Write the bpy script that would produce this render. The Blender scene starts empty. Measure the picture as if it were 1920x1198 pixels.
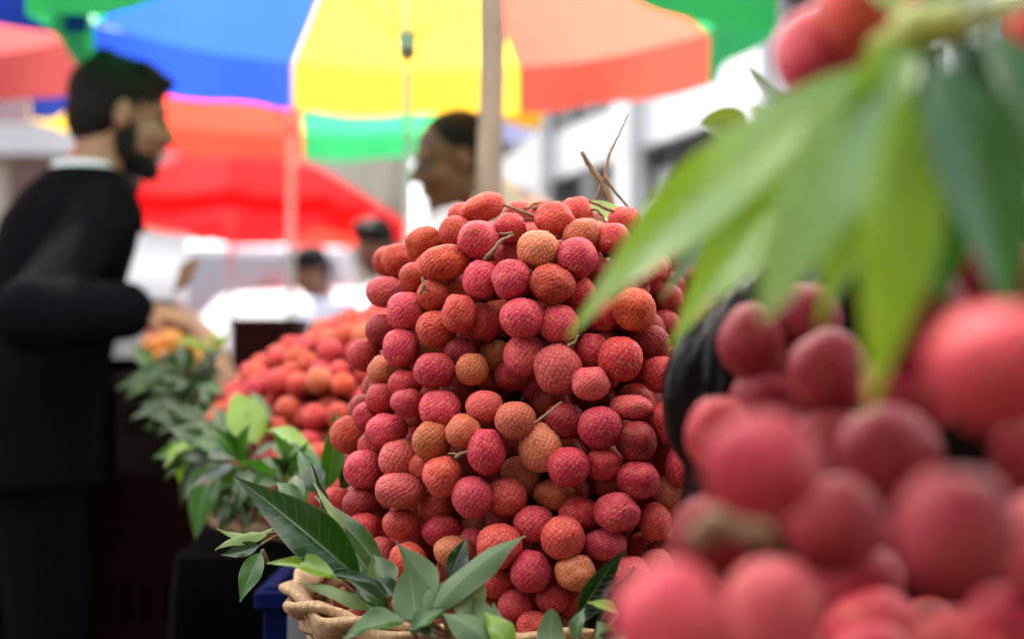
import bpy, math, random
import numpy as np
from mathutils import Vector, Matrix, noise

random.seed(7); np.random.seed(7)
S = bpy.context.scene
COL = S.collection
R = math.radians
PI = math.pi

# ------------------------------------------------------------------ camera
F = 2667.0
CAMZ = 1.2
PITCH = math.atan(46.0 / F)
cam_d = bpy.data.cameras.new("camera"); cam = bpy.data.objects.new("camera", cam_d); COL.objects.link(cam)
cam.location = (0, 0, CAMZ); cam.rotation_euler = (PI / 2 + PITCH, 0, 0)
cam_d.lens = 50.0; cam_d.sensor_width = 36.0; cam_d.clip_start = 0.02; cam_d.clip_end = 2000
cam_d.dof.use_dof = True; cam_d.dof.focus_distance = 1.09; cam_d.dof.aperture_fstop = 3.4
S.camera = cam
FWD = Vector((0, math.cos(PITCH), math.sin(PITCH))); UPV = Vector((0, -math.sin(PITCH), math.cos(PITCH)))
CAM = Vector((0, 0, CAMZ))
def ray(x, y): return FWD + Vector((1, 0, 0)) * ((x - 960) / F) + UPV * ((599 - y) / F)
def at(x, y, d): return CAM + ray(x, y) * d
def pix(p):
    v = p - CAM; d = v.dot(FWD)
    return 960 + v.x / d * F, 599 - v.dot(UPV) / d * F, d

# ------------------------------------------------------------------ light
W = bpy.data.worlds.new("World"); S.world = W; W.use_nodes = True
nt = W.node_tree; bg = nt.nodes["Background"]
sky = nt.nodes.new("ShaderNodeTexSky"); sky.sky_type = 'NISHITA'; sky.sun_disc = False
SUN_EL, SUN_AZ = R(62), R(-35)       # azimuth clockwise from +Y: high, ahead and to the left, behind the parasols
sky.sun_elevation = SUN_EL; sky.sun_rotation = SUN_AZ; sky.dust_density = 4.0; sky.air_density = 1.0; sky.ozone_density = 1.0
hs = nt.nodes.new("ShaderNodeHueSaturation"); hs.inputs['Saturation'].default_value = 0.45
nt.links.new(sky.outputs[0], hs.inputs['Color']); nt.links.new(hs.outputs[0], bg.inputs[0]); bg.inputs[1].default_value = 0.15
sl = bpy.data.lights.new("sun", 'SUN'); sl.energy = 2.3; sl.angle = R(1.5); sl.color = (1.0, 0.95, 0.87)
so = bpy.data.objects.new("sun", sl); COL.objects.link(so)
sdir = Vector((math.sin(SUN_AZ) * math.cos(SUN_EL), math.cos(SUN_AZ) * math.cos(SUN_EL), math.sin(SUN_EL)))
so.rotation_euler = sdir.to_track_quat('Z', 'Y').to_euler(); so.location = (0, 0, 12)
S.view_settings.view_transform = 'Standard'; S.view_settings.look = 'None'; S.view_settings.gamma = 1.0
S.view_settings.exposure = 2.3
S.render.engine = 'CYCLES'
S.cycles.use_denoising = True
S.cycles.max_bounces = 8; S.cycles.diffuse_bounces = 3; S.cycles.glossy_bounces = 3; S.cycles.transmission_bounces = 4
S.cycles.sample_clamp_indirect = 8

# ------------------------------------------------------------------ materials
def newmat(name):
    m = bpy.data.materials.new(name); m.use_nodes = True
    return m, m.node_tree.nodes, m.node_tree.links, m.node_tree.nodes["Principled BSDF"]
def ramp(n, l, src, stops, interp='LINEAR'):
    r = n.new("ShaderNodeValToRGB"); r.color_ramp.interpolation = interp
    e = r.color_ramp.elements
    while len(e) < len(stops): e.new(0.5)
    for i, (p, c) in enumerate(stops): e[i].position = p; e[i].color = (*c, 1)
    l.new(src, r.inputs[0]); return r.outputs[0]
def mathn(n, l, op, a, b=None, clamp=False):
    m = n.new("ShaderNodeMath"); m.operation = op; m.use_clamp = clamp
    for i, v in enumerate((a, b)):
        if v is None: continue
        if isinstance(v, (int, float)): m.inputs[i].default_value = v
        else: l.new(v, m.inputs[i])
    return m.outputs[0]
def mixc(n, l, fac, a, b, mode='MIX'):
    m = n.new("ShaderNodeMix"); m.data_type = 'RGBA'; m.blend_type = mode
    for i, v in ((0, fac), (6, a), (7, b)):
        if isinstance(v, (int, float)): m.inputs[i].default_value = v
        elif isinstance(v, tuple): m.inputs[i].default_value = (*v, 1)
        else: l.new(v, m.inputs[i])
    return m.outputs[2]
def noise_n(n, l, scale, detail=3, rough=0.55, coord=None, w=None):
    t = n.new("ShaderNodeTexNoise"); t.inputs['Scale'].default_value = scale; t.inputs['Detail'].default_value = detail
    t.inputs['Roughness'].default_value = rough
    if w is not None: t.noise_dimensions = '4D'; l.new(w, t.inputs['W'])
    if coord is not None: l.new(coord, t.inputs['Vector'])
    return t.outputs['Fac']
def bump(n, l, b, h, strength=0.3, dist=0.01):
    k = n.new("ShaderNodeBump"); k.inputs['Strength'].default_value = strength; k.inputs['Distance'].default_value = dist
    l.new(h, k.inputs['Height']); l.new(k.outputs[0], b.inputs['Normal'])

def simple(name, color, rough=0.6, var=0.25, scale=20, bumpy=0.0, metal=0.0, spec=0.5, objcol=False, detail=4):
    m, n, l, b = newmat(name)
    tc = n.new("ShaderNodeTexCoord").outputs['Object']
    nz = noise_n(n, l, scale, detail, 0.6, tc)
    if objcol: base = n.new("ShaderNodeObjectInfo").outputs['Color']
    else: base = color
    dark = mixc(n, l, 1.0, base, (1 - var, 1 - var, 1 - var), 'MULTIPLY')
    l.new(mixc(n, l, nz, dark, base), b.inputs['Base Color'])
    b.inputs['Roughness'].default_value = rough; b.inputs['Metallic'].default_value = metal
    b.inputs['Specular IOR Level'].default_value = spec
    if bumpy: bump(n, l, b, nz, bumpy, 0.01)
    return m

M = {}
def lychee_mat():
    m, n, l, b = newmat("lychee_skin")
    oi = n.new("ShaderNodeObjectInfo"); tc = n.new("ShaderNodeTexCoord").outputs['Object']
    at_ = n.new("ShaderNodeAttribute"); at_.attribute_name = "tub"; tub = at_.outputs['Fac']
    rw = mathn(n, l, 'MULTIPLY', oi.outputs['Random'], 60.0)
    patch = noise_n(n, l, 42, 3, 0.6, tc, rw)
    fine = noise_n(n, l, 420, 3, 0.7, tc, rw)
    spots = noise_n(n, l, 150, 2, 0.5, tc, rw)
    base = oi.outputs['Color']
    sr = n.new('ShaderNodeSeparateColor'); l.new(base, sr.inputs[0]); cr = n.new('ShaderNodeCombineColor')
    for k_ in range(3): l.new(sr.outputs[0], cr.inputs[k_])
    rel = lambda t: mixc(n, l, 1.0, cr.outputs[0], t, 'MULTIPLY')       # tints keep to the fruit's own depth of colour
    tan = mixc(n, l, 0.40, base, rel((0.80, 0.30, 0.07)))
    ce = n.new('ShaderNodeAttribute'); ce.attribute_name = 'cell'
    cf = ramp(n, l, ce.outputs['Fac'], [(0.22, (0.85, 0.85, 0.85)), (0.5, (0, 0, 0))])
    pf = ramp(n, l, patch, [(0.44, (0, 0, 0)), (0.62, (0.75, 0.75, 0.75))])
    c = mixc(n, l, pf, base, tan)
    c = mixc(n, l, cf, c, mixc(n, l, 0.32, c, rel((1.1, 0.46, 0.115))))
    pale = mixc(n, l, 0.16, c, rel((1.7, 0.30, 0.34)))
    groove = mixc(n, l, 0.14, mixc(n, l, 1.0, c, (0.56, 0.42, 0.38), 'MULTIPLY'), rel((0.40, 0.14, 0.04)))
    c2 = mixc(n, l, tub, groove, pale)
    ff = ramp(n, l, fine, [(0.35, (0.74, 0.70, 0.70)), (0.62, (1.1, 1.1, 1.1))])
    c3 = mixc(n, l, 1.0, c2, ff, 'MULTIPLY')
    sp = ramp(n, l, spots, [(0.63, (0, 0, 0)), (0.72, (0.7, 0.7, 0.7))])
    c4 = mixc(n, l, sp, c3, (0.10, 0.05, 0.022))
    l.new(c4, b.inputs['Base Color'])
    b.inputs['Roughness'].default_value = 0.26; b.inputs['Specular IOR Level'].default_value = 0.09
    bump(n, l, b, fine, 0.25, 0.0004)
    return m
M['lychee'] = lychee_mat()

def leaf_mat():
    m, n, l, b = newmat("leaf_blade")
    oi = n.new("ShaderNodeObjectInfo"); tc = n.new("ShaderNodeTexCoord").outputs['Object']
    a = n.new("ShaderNodeAttribute"); a.attribute_name = "luv"
    sx = n.new("ShaderNodeSeparateXYZ"); l.new(a.outputs['Vector'], sx.inputs[0])
    u, v = sx.outputs[0], sx.outputs[1]                    # u 0..1 along, v -1..1 across
    av = mathn(n, l, 'ABSOLUTE', v)
    ph = mathn(n, l, 'ADD', mathn(n, l, 'SUBTRACT', mathn(n, l, 'MULTIPLY', u, 13.0), mathn(n, l, 'MULTIPLY', av, 1.6)),
               mathn(n, l, 'MULTIPLY', noise_n(n, l, 60, 2, 0.5, tc), 0.5))
    fr = mathn(n, l, 'ABSOLUTE', mathn(n, l, 'SUBTRACT', mathn(n, l, 'FRACT', ph), 0.5))
    vein = ramp(n, l, fr, [(0.0, (1, 1, 1)), (0.05, (0, 0, 0))])
    mid = ramp(n, l, av, [(0.02, (1, 1, 1)), (0.06, (0, 0, 0))])
    vv = mathn(n, l, 'MAXIMUM', mathn(n, l, 'MULTIPLY', vein, 0.35), mid)
    nz = noise_n(n, l, 35, 4, 0.6, tc)
    base = oi.outputs['Color']
    c = mixc(n, l, nz, mixc(n, l, 1.0, base, (0.65, 0.7, 0.6), 'MULTIPLY'), mixc(n, l, 1.0, base, (1.25, 1.2, 1.1), 'MULTIPLY'))
    under = mixc(n, l, 0.65, c, (0.085, 0.15, 0.065))
    g = n.new("ShaderNodeNewGeometry")
    c = mixc(n, l, g.outputs['Backfacing'], c, under)
    c = mixc(n, l, mathn(n, l, 'MULTIPLY', vv, 0.5), c, (0.22, 0.30, 0.10))
    edge = ramp(n, l, av, [(0.93, (0, 0, 0)), (1.0, (0.5, 0.5, 0.5))])
    c = mixc(n, l, edge, c, (0.26, 0.28, 0.08))
    blot = ramp(n, l, noise_n(n, l, 120, 3, 0.6, tc), [(0.68, (0, 0, 0)), (0.74, (0.6, 0.6, 0.6))])
    c = mixc(n, l, blot, c, (0.09, 0.075, 0.03))
    l.new(c, b.inputs['Base Color'])
    rg = mixc(n, l, g.outputs['Backfacing'], (0.2, 0.2, 0.2), (0.6, 0.6, 0.6)); l.new(rg, b.inputs['Roughness'])
    b.inputs['Specular IOR Level'].default_value = 0.5
    hh = mathn(n, l, 'ADD', mathn(n, l, 'MULTIPLY', vv, -1.0), mathn(n, l, 'MULTIPLY', nz, 1.2))
    bump(n, l, b, hh, 0.35, 0.0015)
    tr = n.new("ShaderNodeBsdfTranslucent")
    l.new(mixc(n, l, 1.0, base, (2.6, 2.2, 0.8), 'MULTIPLY'), tr.inputs[0])
    mx = n.new("ShaderNodeMixShader"); mx.inputs[0].default_value = 0.26
    out = n["Material Output"]
    l.new(b.outputs[0], mx.inputs[1]); l.new(tr.outputs[0], mx.inputs[2]); l.new(mx.outputs[0], out.inputs[0])
    return m
M['leaf'] = leaf_mat()

def fabric_mat(name="parasol_fabric", tl=0.78):
    m, n, l, b = newmat(name)
    oi = n.new("ShaderNodeObjectInfo"); tc = n.new("ShaderNodeTexCoord").outputs['Object']
    nz = noise_n(n, l, 3, 4, 0.6, tc)
    base = oi.outputs['Color']
    c = mixc(n, l, nz, mixc(n, l, 1.0, base, (0.82, 0.82, 0.82), 'MULTIPLY'), base)
    l.new(c, b.inputs['Base Color']); b.inputs['Roughness'].default_value = 0.8; b.inputs['Specular IOR Level'].default_value = 0.2
    tr = n.new("ShaderNodeBsdfTranslucent"); l.new(c, tr.inputs[0])
    mx = n.new("ShaderNodeMixShader"); mx.inputs[0].default_value = tl
    l.new(b.outputs[0], mx.inputs[1]); l.new(tr.outputs[0], mx.inputs[2]); l.new(mx.outputs[0], n["Material Output"].inputs[0])
    return m
M['fabric'] = fabric_mat(); M['awning'] = fabric_mat('shade_cloth', 0.88)

def wood_mat(name, c1, c2, scale=(30, 30, 3), rough=0.7):
    m, n, l, b = newmat(name)
    tc = n.new("ShaderNodeTexCoord").outputs['Object']
    mp = n.new("ShaderNodeMapping"); mp.inputs['Scale'].default_value = scale; l.new(tc, mp.inputs[0])
    nz = noise_n(n, l, 2.0, 6, 0.65, mp.outputs[0])
    l.new(ramp(n, l, nz, [(0.3, c1), (0.7, c2)]), b.inputs['Base Color'])
    b.inputs['Roughness'].default_value = rough; bump(n, l, b, nz, 0.4, 0.003)
    return m
M['post'] = wood_mat("weathered_wood", (0.10, 0.075, 0.05), (0.26, 0.21, 0.155))
M['cane'] = wood_mat("cane", (0.16, 0.085, 0.032), (0.52, 0.34, 0.17), (90, 90, 90))
M['twig'] = wood_mat("twig_bark", (0.09, 0.045, 0.018), (0.24, 0.13, 0.055), (140, 140, 60))
M['metal'] = simple("pole_metal", (0.42, 0.42, 0.40), 0.4, 0.2, 30, 0, 0.6)
M['suit'] = simple("suit_wool", (0.0030, 0.0031, 0.0055), 0.95, 0.3, 60, 0.1, spec=0.03)
M['shirt'] = simple("shirt_cotton", (0.62, 0.66, 0.76), 0.9, 0.15, 12, 0.1, spec=0.2)
M['cloth'] = simple("garment_cloth", (0.5, 0.5, 0.5), 0.9, 0.2, 12, 0.1, spec=0.2, objcol=True)
M['hair'] = simple("hair_black", (0.005, 0.004, 0.0035), 0.7, 0.5, 90, 0.6, spec=0.2)
M['skin'] = simple("skin", (0.3, 0.15, 0.1), 0.5, 0.22, 18, 0.05, spec=0.35, objcol=True)
M['eye'] = simple("eye_white", (0.10, 0.08, 0.07), 0.25, 0.1)
M['plastic'] = simple("crate_plastic", (0.1, 0.1, 0.1), 0.6, 0.35, 14, 0.05, spec=0.04, objcol=True)
M['skirt'] = simple("black_cloth", (0.0012, 0.001, 0.001), 0.95, 0.4, 9, 0.3, spec=0.02)
M['fruit'] = simple("orange_peel", (0.65, 0.22, 0.02), 0.45, 0.3, 60, 0.2, objcol=True)
M['bag'] = None
def bag_mat():
    m, n, l, b = newmat("black_plastic_film")
    tc = n.new("ShaderNodeTexCoord").outputs['Object']
    nz = noise_n(n, l, 14, 5, 0.6, tc)
    l.new(ramp(n, l, nz, [(0.3, (0.002, 0.0012, 0.0012)), (0.7, (0.005, 0.003, 0.003))]), b.inputs['Base Color'])
    b.inputs['Roughness'].default_value = 0.16; b.inputs['Specular IOR Level'].default_value = 0.05
    mp = n.new("ShaderNodeMapping"); mp.inputs['Scale'].default_value = (25, 25, 140); mp.inputs['Rotation'].default_value = (0, 0.5, 0)
    l.new(tc, mp.inputs[0]); n2 = noise_n(n, l, 1.0, 3, 0.5, mp.outputs[0])
    bump(n, l, b, n2, 0.12, 0.004)
    return m
M['bag'] = bag_mat()
def render_wall(name, col, rough=0.85):
    m, n, l, b = newmat(name)
    tc = n.new("ShaderNodeTexCoord").outputs['Object']
    nz = noise_n(n, l, 0.6, 6, 0.65, tc); n2 = noise_n(n, l, 14, 4, 0.6, tc)
    c = mixc(n, l, ramp(n, l, nz, [(0.35, (0, 0, 0)), (0.7, (1, 1, 1))]), tuple(x * 0.82 for x in col), col)
    c = mixc(n, l, mathn(n, l, 'MULTIPLY', n2, 0.2), c, tuple(x * 0.6 for x in col))
    l.new(c, b.inputs['Base Color']); b.inputs['Roughness'].default_value = rough
    bump(n, l, b, n2, 0.15, 0.01)
    return m
M['white_wall'] = render_wall("white_render", (0.64, 0.64, 0.635))
M['cream_wall'] = render_wall("cream_render", (0.52, 0.46, 0.36))
M['blocker_wall'] = render_wall("blocker_wall", (0.30, 0.27, 0.24))
M['pink_wall'] = render_wall("pink_render", (0.45, 0.29, 0.30))
M['glass'] = simple("window_glass", (0.022, 0.022, 0.024), 0.12, 0.5, 0.8, spec=0.5)
M['blind'] = simple("window_blind", (0.32, 0.31, 0.30), 0.8, 0.3, 3)
M['dark'] = simple("dark_opening", (0.03, 0.026, 0.024), 0.8, 0.5, 2)
M['sign_brown'] = simple("sign_board", (0.16, 0.09, 0.075), 0.6, 0.4, 4)
M['car_glass'] = simple('car_glass', (0.16, 0.18, 0.20), 0.1, 0.3, 1.5)
M['paint'] = simple("car_paint", (0.8, 0.8, 0.8), 0.25, 0.04, 3, objcol=True)
M['tyre'] = simple("tyre_rubber", (0.02, 0.02, 0.02), 0.85, 0.3, 20)
M['rim'] = simple("wheel_alloy", (0.5, 0.5, 0.5), 0.35, 0.1, 10, 0, 0.8)
M['lamp_lens'] = simple("lamp_lens", (0.7, 0.7, 0.68), 0.15, 0.1, 20)
M['label'] = simple("printed_label", (0.5, 0.5, 0.5), 0.4, 0.15, 30, objcol=True)
def ground_mat(name, c1, c2, scale, rough=0.9):
    m, n, l, b = newmat(name)
    tc = n.new("ShaderNodeTexCoord").outputs['Object']
    nz = noise_n(n, l, scale, 8, 0.65, tc)
    l.new(ramp(n, l, nz, [(0.3, c1), (0.72, c2)]), b.inputs['Base Color']); b.inputs['Roughness'].default_value = rough
    bump(n, l, b, nz, 0.3, 0.01); return m
M['asphalt'] = ground_mat("asphalt", (0.035, 0.034, 0.033), (0.085, 0.08, 0.076), 8)
M['paving'] = ground_mat("paving", (0.035, 0.018, 0.013), (0.085, 0.045, 0.03), 5)

# ------------------------------------------------------------------ mesh builder
ORG = {}
def origin_of(o): return ORG.get(o.name, Vector((0, 0, 0)))
class MB:
    def __init__(s): s.v = []; s.f = []; s.uv = None
    def ring_tube(s, pts, radii, n=8, cap=True):
        pts = [Vector(p) for p in pts]
        if isinstance(radii, (int, float)): radii = [radii] * len(pts)
        b0 = len(s.v); prev = None
        for i, p in enumerate(pts):
            t = (pts[min(i + 1, len(pts) - 1)] - pts[max(i - 1, 0)]).normalized()
            if prev is None:
                a = Vector((0, 0, 1)) if abs(t.z) < 0.9 else Vector((1, 0, 0))
                u = t.cross(a).normalized()
            else:
                u = (prev - t * prev.dot(t)).normalized()
            prev = u; w = t.cross(u)
            for k in range(n):
                an = 2 * PI * k / n
                s.v.append(p + (u * math.cos(an) + w * math.sin(an)) * radii[i])
        for i in range(len(pts) - 1):
            for k in range(n):
                a = b0 + i * n + k; b = b0 + i * n + (k + 1) % n
                s.f.append((a, b, b + n, a + n))
        if cap:
            s.f.append(tuple(b0 + k for k in reversed(range(n)))); e = b0 + (len(pts) - 1) * n
            s.f.append(tuple(e + k for k in range(n)))
        return s
    def ell(s, c, r, axes=None, nu=20, nv=12):
        c = Vector(c); b0 = len(s.v)
        if axes is None: axes = (Vector((1, 0, 0)), Vector((0, 1, 0)), Vector((0, 0, 1)))
        if isinstance(r, (int, float)): r = (r, r, r)
        for j in range(nv + 1):
            th = PI * j / nv
            for i in range(nu):
                ph = 2 * PI * i / nu
                d = (math.sin(th) * math.cos(ph), math.sin(th) * math.sin(ph), math.cos(th))
                s.v.append(c + axes[0] * d[0] * r[0] + axes[1] * d[1] * r[1] + axes[2] * d[2] * r[2])
        for j in range(nv):
            for i in range(nu):
                a = b0 + j * nu + i; b = b0 + j * nu + (i + 1) % nu
                s.f.append((a, a + nu, b + nu, b))
        return s
    def cap(s, a, b, ra, rb, n=14):       # tapered capsule
        a = Vector(a); b = Vector(b)
        s.ring_tube([a, a.lerp(b, 0.5), b], [ra, (ra + rb) / 2, rb], n); s.ell(a, ra, None, n, 8); s.ell(b, rb, None, n, 8); return s
    def loft(s, secs, A, B, n=24):        # elliptical sections (centre, ra, rb)
        b0 = len(s.v)
        for c, ra, rb in secs:
            for k in range(n):
                an = 2 * PI * k / n
                s.v.append(Vector(c) + A * math.cos(an) * ra + B * math.sin(an) * rb)
        for i in range(len(secs) - 1):
            for k in range(n):
                a = b0 + i * n + k; b = b0 + i * n + (k + 1) % n
                s.f.append((a, b, b + n, a + n))
        s.f.append(tuple(b0 + k for k in reversed(range(n)))); e = b0 + (len(secs) - 1) * n
        s.f.append(tuple(e + k for k in range(n))); return s
    def box(s, lo, hi, bev=0.0, X=None):
        b0 = len(s.v); x0, y0, z0 = lo; x1, y1, z1 = hi
        if bev <= 0:
            vs = [(x, y, z) for z in (z0, z1) for (x, y) in ((x0, y0), (x1, y0), (x1, y1), (x0, y1))]
            s.v += [Vector(p) for p in vs]
            s.f += [tuple(b0 + i for i in q) for q in ((3, 2, 1, 0), (4, 5, 6, 7), (0, 1, 5, 4), (1, 2, 6, 5), (2, 3, 7, 6), (3, 0, 4, 7))]
        else:
            rings = []
            for z, ins in ((z0, bev), (z0 + bev, 0), (z1 - bev, 0), (z1, bev)):
                r = []
                for (x, y, sx, sy) in ((x0, y0, 1, 1), (x1, y0, -1, 1), (x1, y1, -1, -1), (x0, y1, 1, -1)):
                    p1 = (x + sx * (ins + bev), y + sy * ins, z); p2 = (x + sx * ins, y + sy * (ins + bev), z)
                    r += ([p2, p1] if (sx * sy > 0) else [p1, p2])
                rings.append(r)
            for r in rings: s.v += [Vector(p) for p in r]
            for i in range(3):
                for k in range(8):
                    a = b0 + i * 8 + k; b = b0 + i * 8 + (k + 1) % 8
                    s.f.append((a, b, b + 8, a + 8))
            s.f.append(tuple(b0 + k for k in reversed(range(8)))); s.f.append(tuple(b0 + 24 + k for k in range(8)))
        return s
    def tf(s, mat):
        s.v = [mat @ p for p in s.v]; return s
    def mesh(s, name, smooth=True, org=Vector((0, 0, 0))):
        me = bpy.data.meshes.new(name)
        me.from_pydata([tuple(Vector(p) - org) for p in s.v], [], s.f)
        if s.uv is not None:
            a = me.attributes.new("luv", 'FLOAT_VECTOR', 'POINT'); a.data.foreach_set("vector", [x for t in s.uv for x in t])
        if smooth: me.polygons.foreach_set("use_smooth", [True] * len(me.polygons))
        me.update(); return me
    def build(s, name, mat, parent=None, smooth=True, color=None, org=None):
        """parts: coordinates are world coordinates; stored relative to the thing's base"""
        if parent is not None: o_ = origin_of(parent)
        else:
            if org is None:
                a = np.array([tuple(p) for p in s.v]); mid = (a.min(0) + a.max(0)) / 2
                org = (mid[0], mid[1], a[:, 2].min())
            o_ = Vector(org)
        return link(name, s.mesh(name, smooth, o_), mat, parent, color, o_)
def link(name, me, mat, parent=None, color=None, org=Vector((0, 0, 0))):
    o = bpy.data.objects.new(name, me); COL.objects.link(o)
    if mat is not None and not me.materials: me.materials.append(mat)
    if parent is not None: o.parent = parent; ORG[o.name] = Vector(origin_of(parent))
    else: o.location = org; ORG[o.name] = Vector(org)
    if color is not None: o.color = (*color, 1)
    return o
def tag(o, label=None, cat=None, group=None, kind=None):
    if label: o['label'] = label
    if cat: o['category'] = cat
    if group: o['group'] = group
    if kind: o['kind'] = kind
    return o
def thing(name, label, cat, loc, group=None):
    o = bpy.data.objects.new(name, None); COL.objects.link(o); o.location = loc; ORG[o.name] = Vector(loc); o.empty_display_size = 0.05
    return tag(o, label, cat, group)
def fused(mb, name, mat, parent=None, voxel=0.006, smooth_it=4, color=None, org=None):
    """union of overlapping closed shapes into one continuous skin"""
    me = mb.mesh(name); tmp = bpy.data.objects.new("tmp", me); COL.objects.link(tmp)
    r = tmp.modifiers.new("r", 'REMESH'); r.mode = 'VOXEL'; r.voxel_size = voxel
    if smooth_it:
        sm = tmp.modifiers.new("s", 'SMOOTH'); sm.factor = 0.5; sm.iterations = smooth_it
    dg = bpy.context.evaluated_depsgraph_get(); dg.update()
    me2 = bpy.data.meshes.new_from_object(tmp.evaluated_get(dg)); me2.name = name
    bpy.data.objects.remove(tmp); bpy.data.meshes.remove(me)
    n = len(me2.vertices); a = np.empty(n * 3, np.float32); me2.vertices.foreach_get("co", a); a = a.reshape(-1, 3)
    if parent is not None: o_ = origin_of(parent)
    else: o_ = Vector(org) if org is not None else Vector(((a[:, 0].min() + a[:, 0].max()) / 2, (a[:, 1].min() + a[:, 1].max()) / 2, a[:, 2].min()))
    a -= np.array(tuple(o_), np.float32); me2.vertices.foreach_set("co", a.ravel())
    me2.polygons.foreach_set("use_smooth", [True] * len(me2.polygons)); me2.materials.clear(); me2.update()
    return link(name, me2, mat, parent, color, o_)

# ------------------------------------------------------------------ lychees
def ico(sub):
    import bmesh
    bm = bmesh.new(); bmesh.ops.create_icosphere(bm, subdivisions=sub, radius=1.0)
    v = np.array([tuple(x.co) for x in bm.verts]); f = [tuple(q.index for q in t.verts) for t in bm.faces]; bm.free()
    return v, f
ICO5 = ico(6 if False else 5); ICO3 = ico(3)
def lychee_mesh(seed, rough_shape=0.03, ntub=330, amp=0.062):
    rng = np.random.RandomState(seed)
    v, f = ICO5
    # scattered tubercles: jittered fibonacci points
    i = np.arange(ntub) + 0.5; ph = np.arccos(1 - 2 * i / ntub); th = PI * (1 + 5 ** 0.5) * i
    p = np.stack([np.cos(th) * np.sin(ph), np.sin(th) * np.sin(ph), np.cos(ph)], 1) + rng.normal(0, 0.024, (ntub, 3))
    p /= np.linalg.norm(p, axis=1)[:, None]
    d = v @ p.T; part = -np.partition(-d, 1, axis=1)[:, :2]; part = np.arccos(np.clip(part, -1, 1)); part.sort(axis=1)
    edge = (part[:, 1] - part[:, 0]); h = np.clip(edge / 0.13, 0, 1); cell = (4 * PI / ntub) ** .5 * .62
    h = 0.45 * h * (2 - h) + 0.55 * np.clip(1 - (part[:, 0] / cell) ** 2, 0, 1)
    lobe = np.array([noise.noise(Vector(x * 1.3) + Vector((seed * 9.1, 0, 0))) for x in v])
    e = 0.13 * rng.rand()
    r = 1.0 + rough_shape * 2.4 * lobe + amp * (h - 0.6)
    # faint heart shoulder round the stalk at +z, a narrowing at the bottom
    z = v[:, 2]; r = r * (1 - 0.06 * np.clip((z - 0.9) / 0.1, 0, 1)) * (1 - e * np.clip(-z, 0, 1) ** 2)
    co = v * r[:, None]
    me = bpy.data.meshes.new("lychee"); me.from_pydata(co.tolist(), [], f)
    a = me.attributes.new("tub", 'FLOAT', 'POINT'); a.data.foreach_set("value", h.astype(np.float32))
    near = np.argmax(v @ p.T, axis=1); a2 = me.attributes.new("cell", 'FLOAT', 'POINT'); a2.data.foreach_set("value", rng.rand(ntub)[near].astype(np.float32))
    me.polygons.foreach_set("use_smooth", [True] * len(me.polygons)); me.materials.append(M['lychee']); me.update()
    return me
LY = [lychee_mesh(s, 0.02 + 0.02 * (s % 3), (300, 340, 380)[s % 3]) for s in range(10)]
LYN = [lychee_mesh(40 + s, 0.035, 420, 0.03) for s in range(3)]
PAL = {  # base skin colours; the dim near-bunch red has shade mixed into it
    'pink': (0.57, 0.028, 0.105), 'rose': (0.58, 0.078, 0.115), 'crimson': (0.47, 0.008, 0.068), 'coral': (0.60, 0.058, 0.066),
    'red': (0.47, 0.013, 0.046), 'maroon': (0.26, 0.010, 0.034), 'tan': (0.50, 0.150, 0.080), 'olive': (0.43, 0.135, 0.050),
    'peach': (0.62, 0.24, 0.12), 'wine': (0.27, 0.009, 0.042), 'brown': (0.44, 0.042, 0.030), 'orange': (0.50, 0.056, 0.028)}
CNAME = {'tan': 'tan', 'olive': 'olive-tan', 'orange': 'orange-red', 'brown': 'red-brown', 'rose': 'dusty rose', 'crimson': 'crimson',
         'pink': 'pink', 'coral': 'coral', 'red': 'red', 'maroon': 'dark maroon', 'wine': 'shade-darkened red', 'peach': 'pale peach'}
FR = []   # every individual fruit: dict(obj, px, py, w, h, col, pile)
def put_lychee(p, rw, rh, tilt, col, pile, px=None):
    o = bpy.data.objects.new("lychee", random.choice(LYN if pile == "near" else LY)); COL.objects.link(o); o.location = p
    ex = max(rw, rh); 
    # random spin, then squash in the picture's two directions (real oblong fruit)
    q = Matrix.Rotation(tilt, 3, 'Y')
    spin = Matrix.Rotation(random.uniform(0, 6.28), 3, 'Z') @ Matrix.Rotation(random.uniform(-0.6, 0.6), 3, 'X')
    sc = Matrix.Diagonal(Vector((rw, (rw + rh) / 2 * random.uniform(0.95, 1.05), rh)))
    m = (q @ sc @ spin).to_4x4(); m.translation = p
    # keep rotation and scale only: decompose ellipsoid axes as object scale with spin about its long axis
    e = (q.to_4x4() @ Matrix.Rotation(random.choice((0, PI)), 4, 'X') @ Matrix.Rotation(random.choice((0, PI)), 4, 'Z'))
    o.matrix_basis = Matrix.Translation(p) @ e @ Matrix.Diagonal(Vector((rw, (rw + rh) / 2 * random.uniform(0.96, 1.04), rh, 1)))
    c = PAL[col]; k = random.uniform(0.9, 1.12)
    o.color = (min(1, c[0] * k * random.uniform(0.96, 1.04)), c[1] * k * random.uniform(0.88, 1.14), c[2] * k * random.uniform(0.88, 1.14), 1)
    X, Y, D = pix(Vector(p))
    FR.append(dict(o=o, p=Vector(p), px=X, py=Y, w=rw * 2 / D * F, h=rh * 2 / D * F, r=(rw + rh) / 2, col=col, pile=pile, d=D))
    return o

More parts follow.
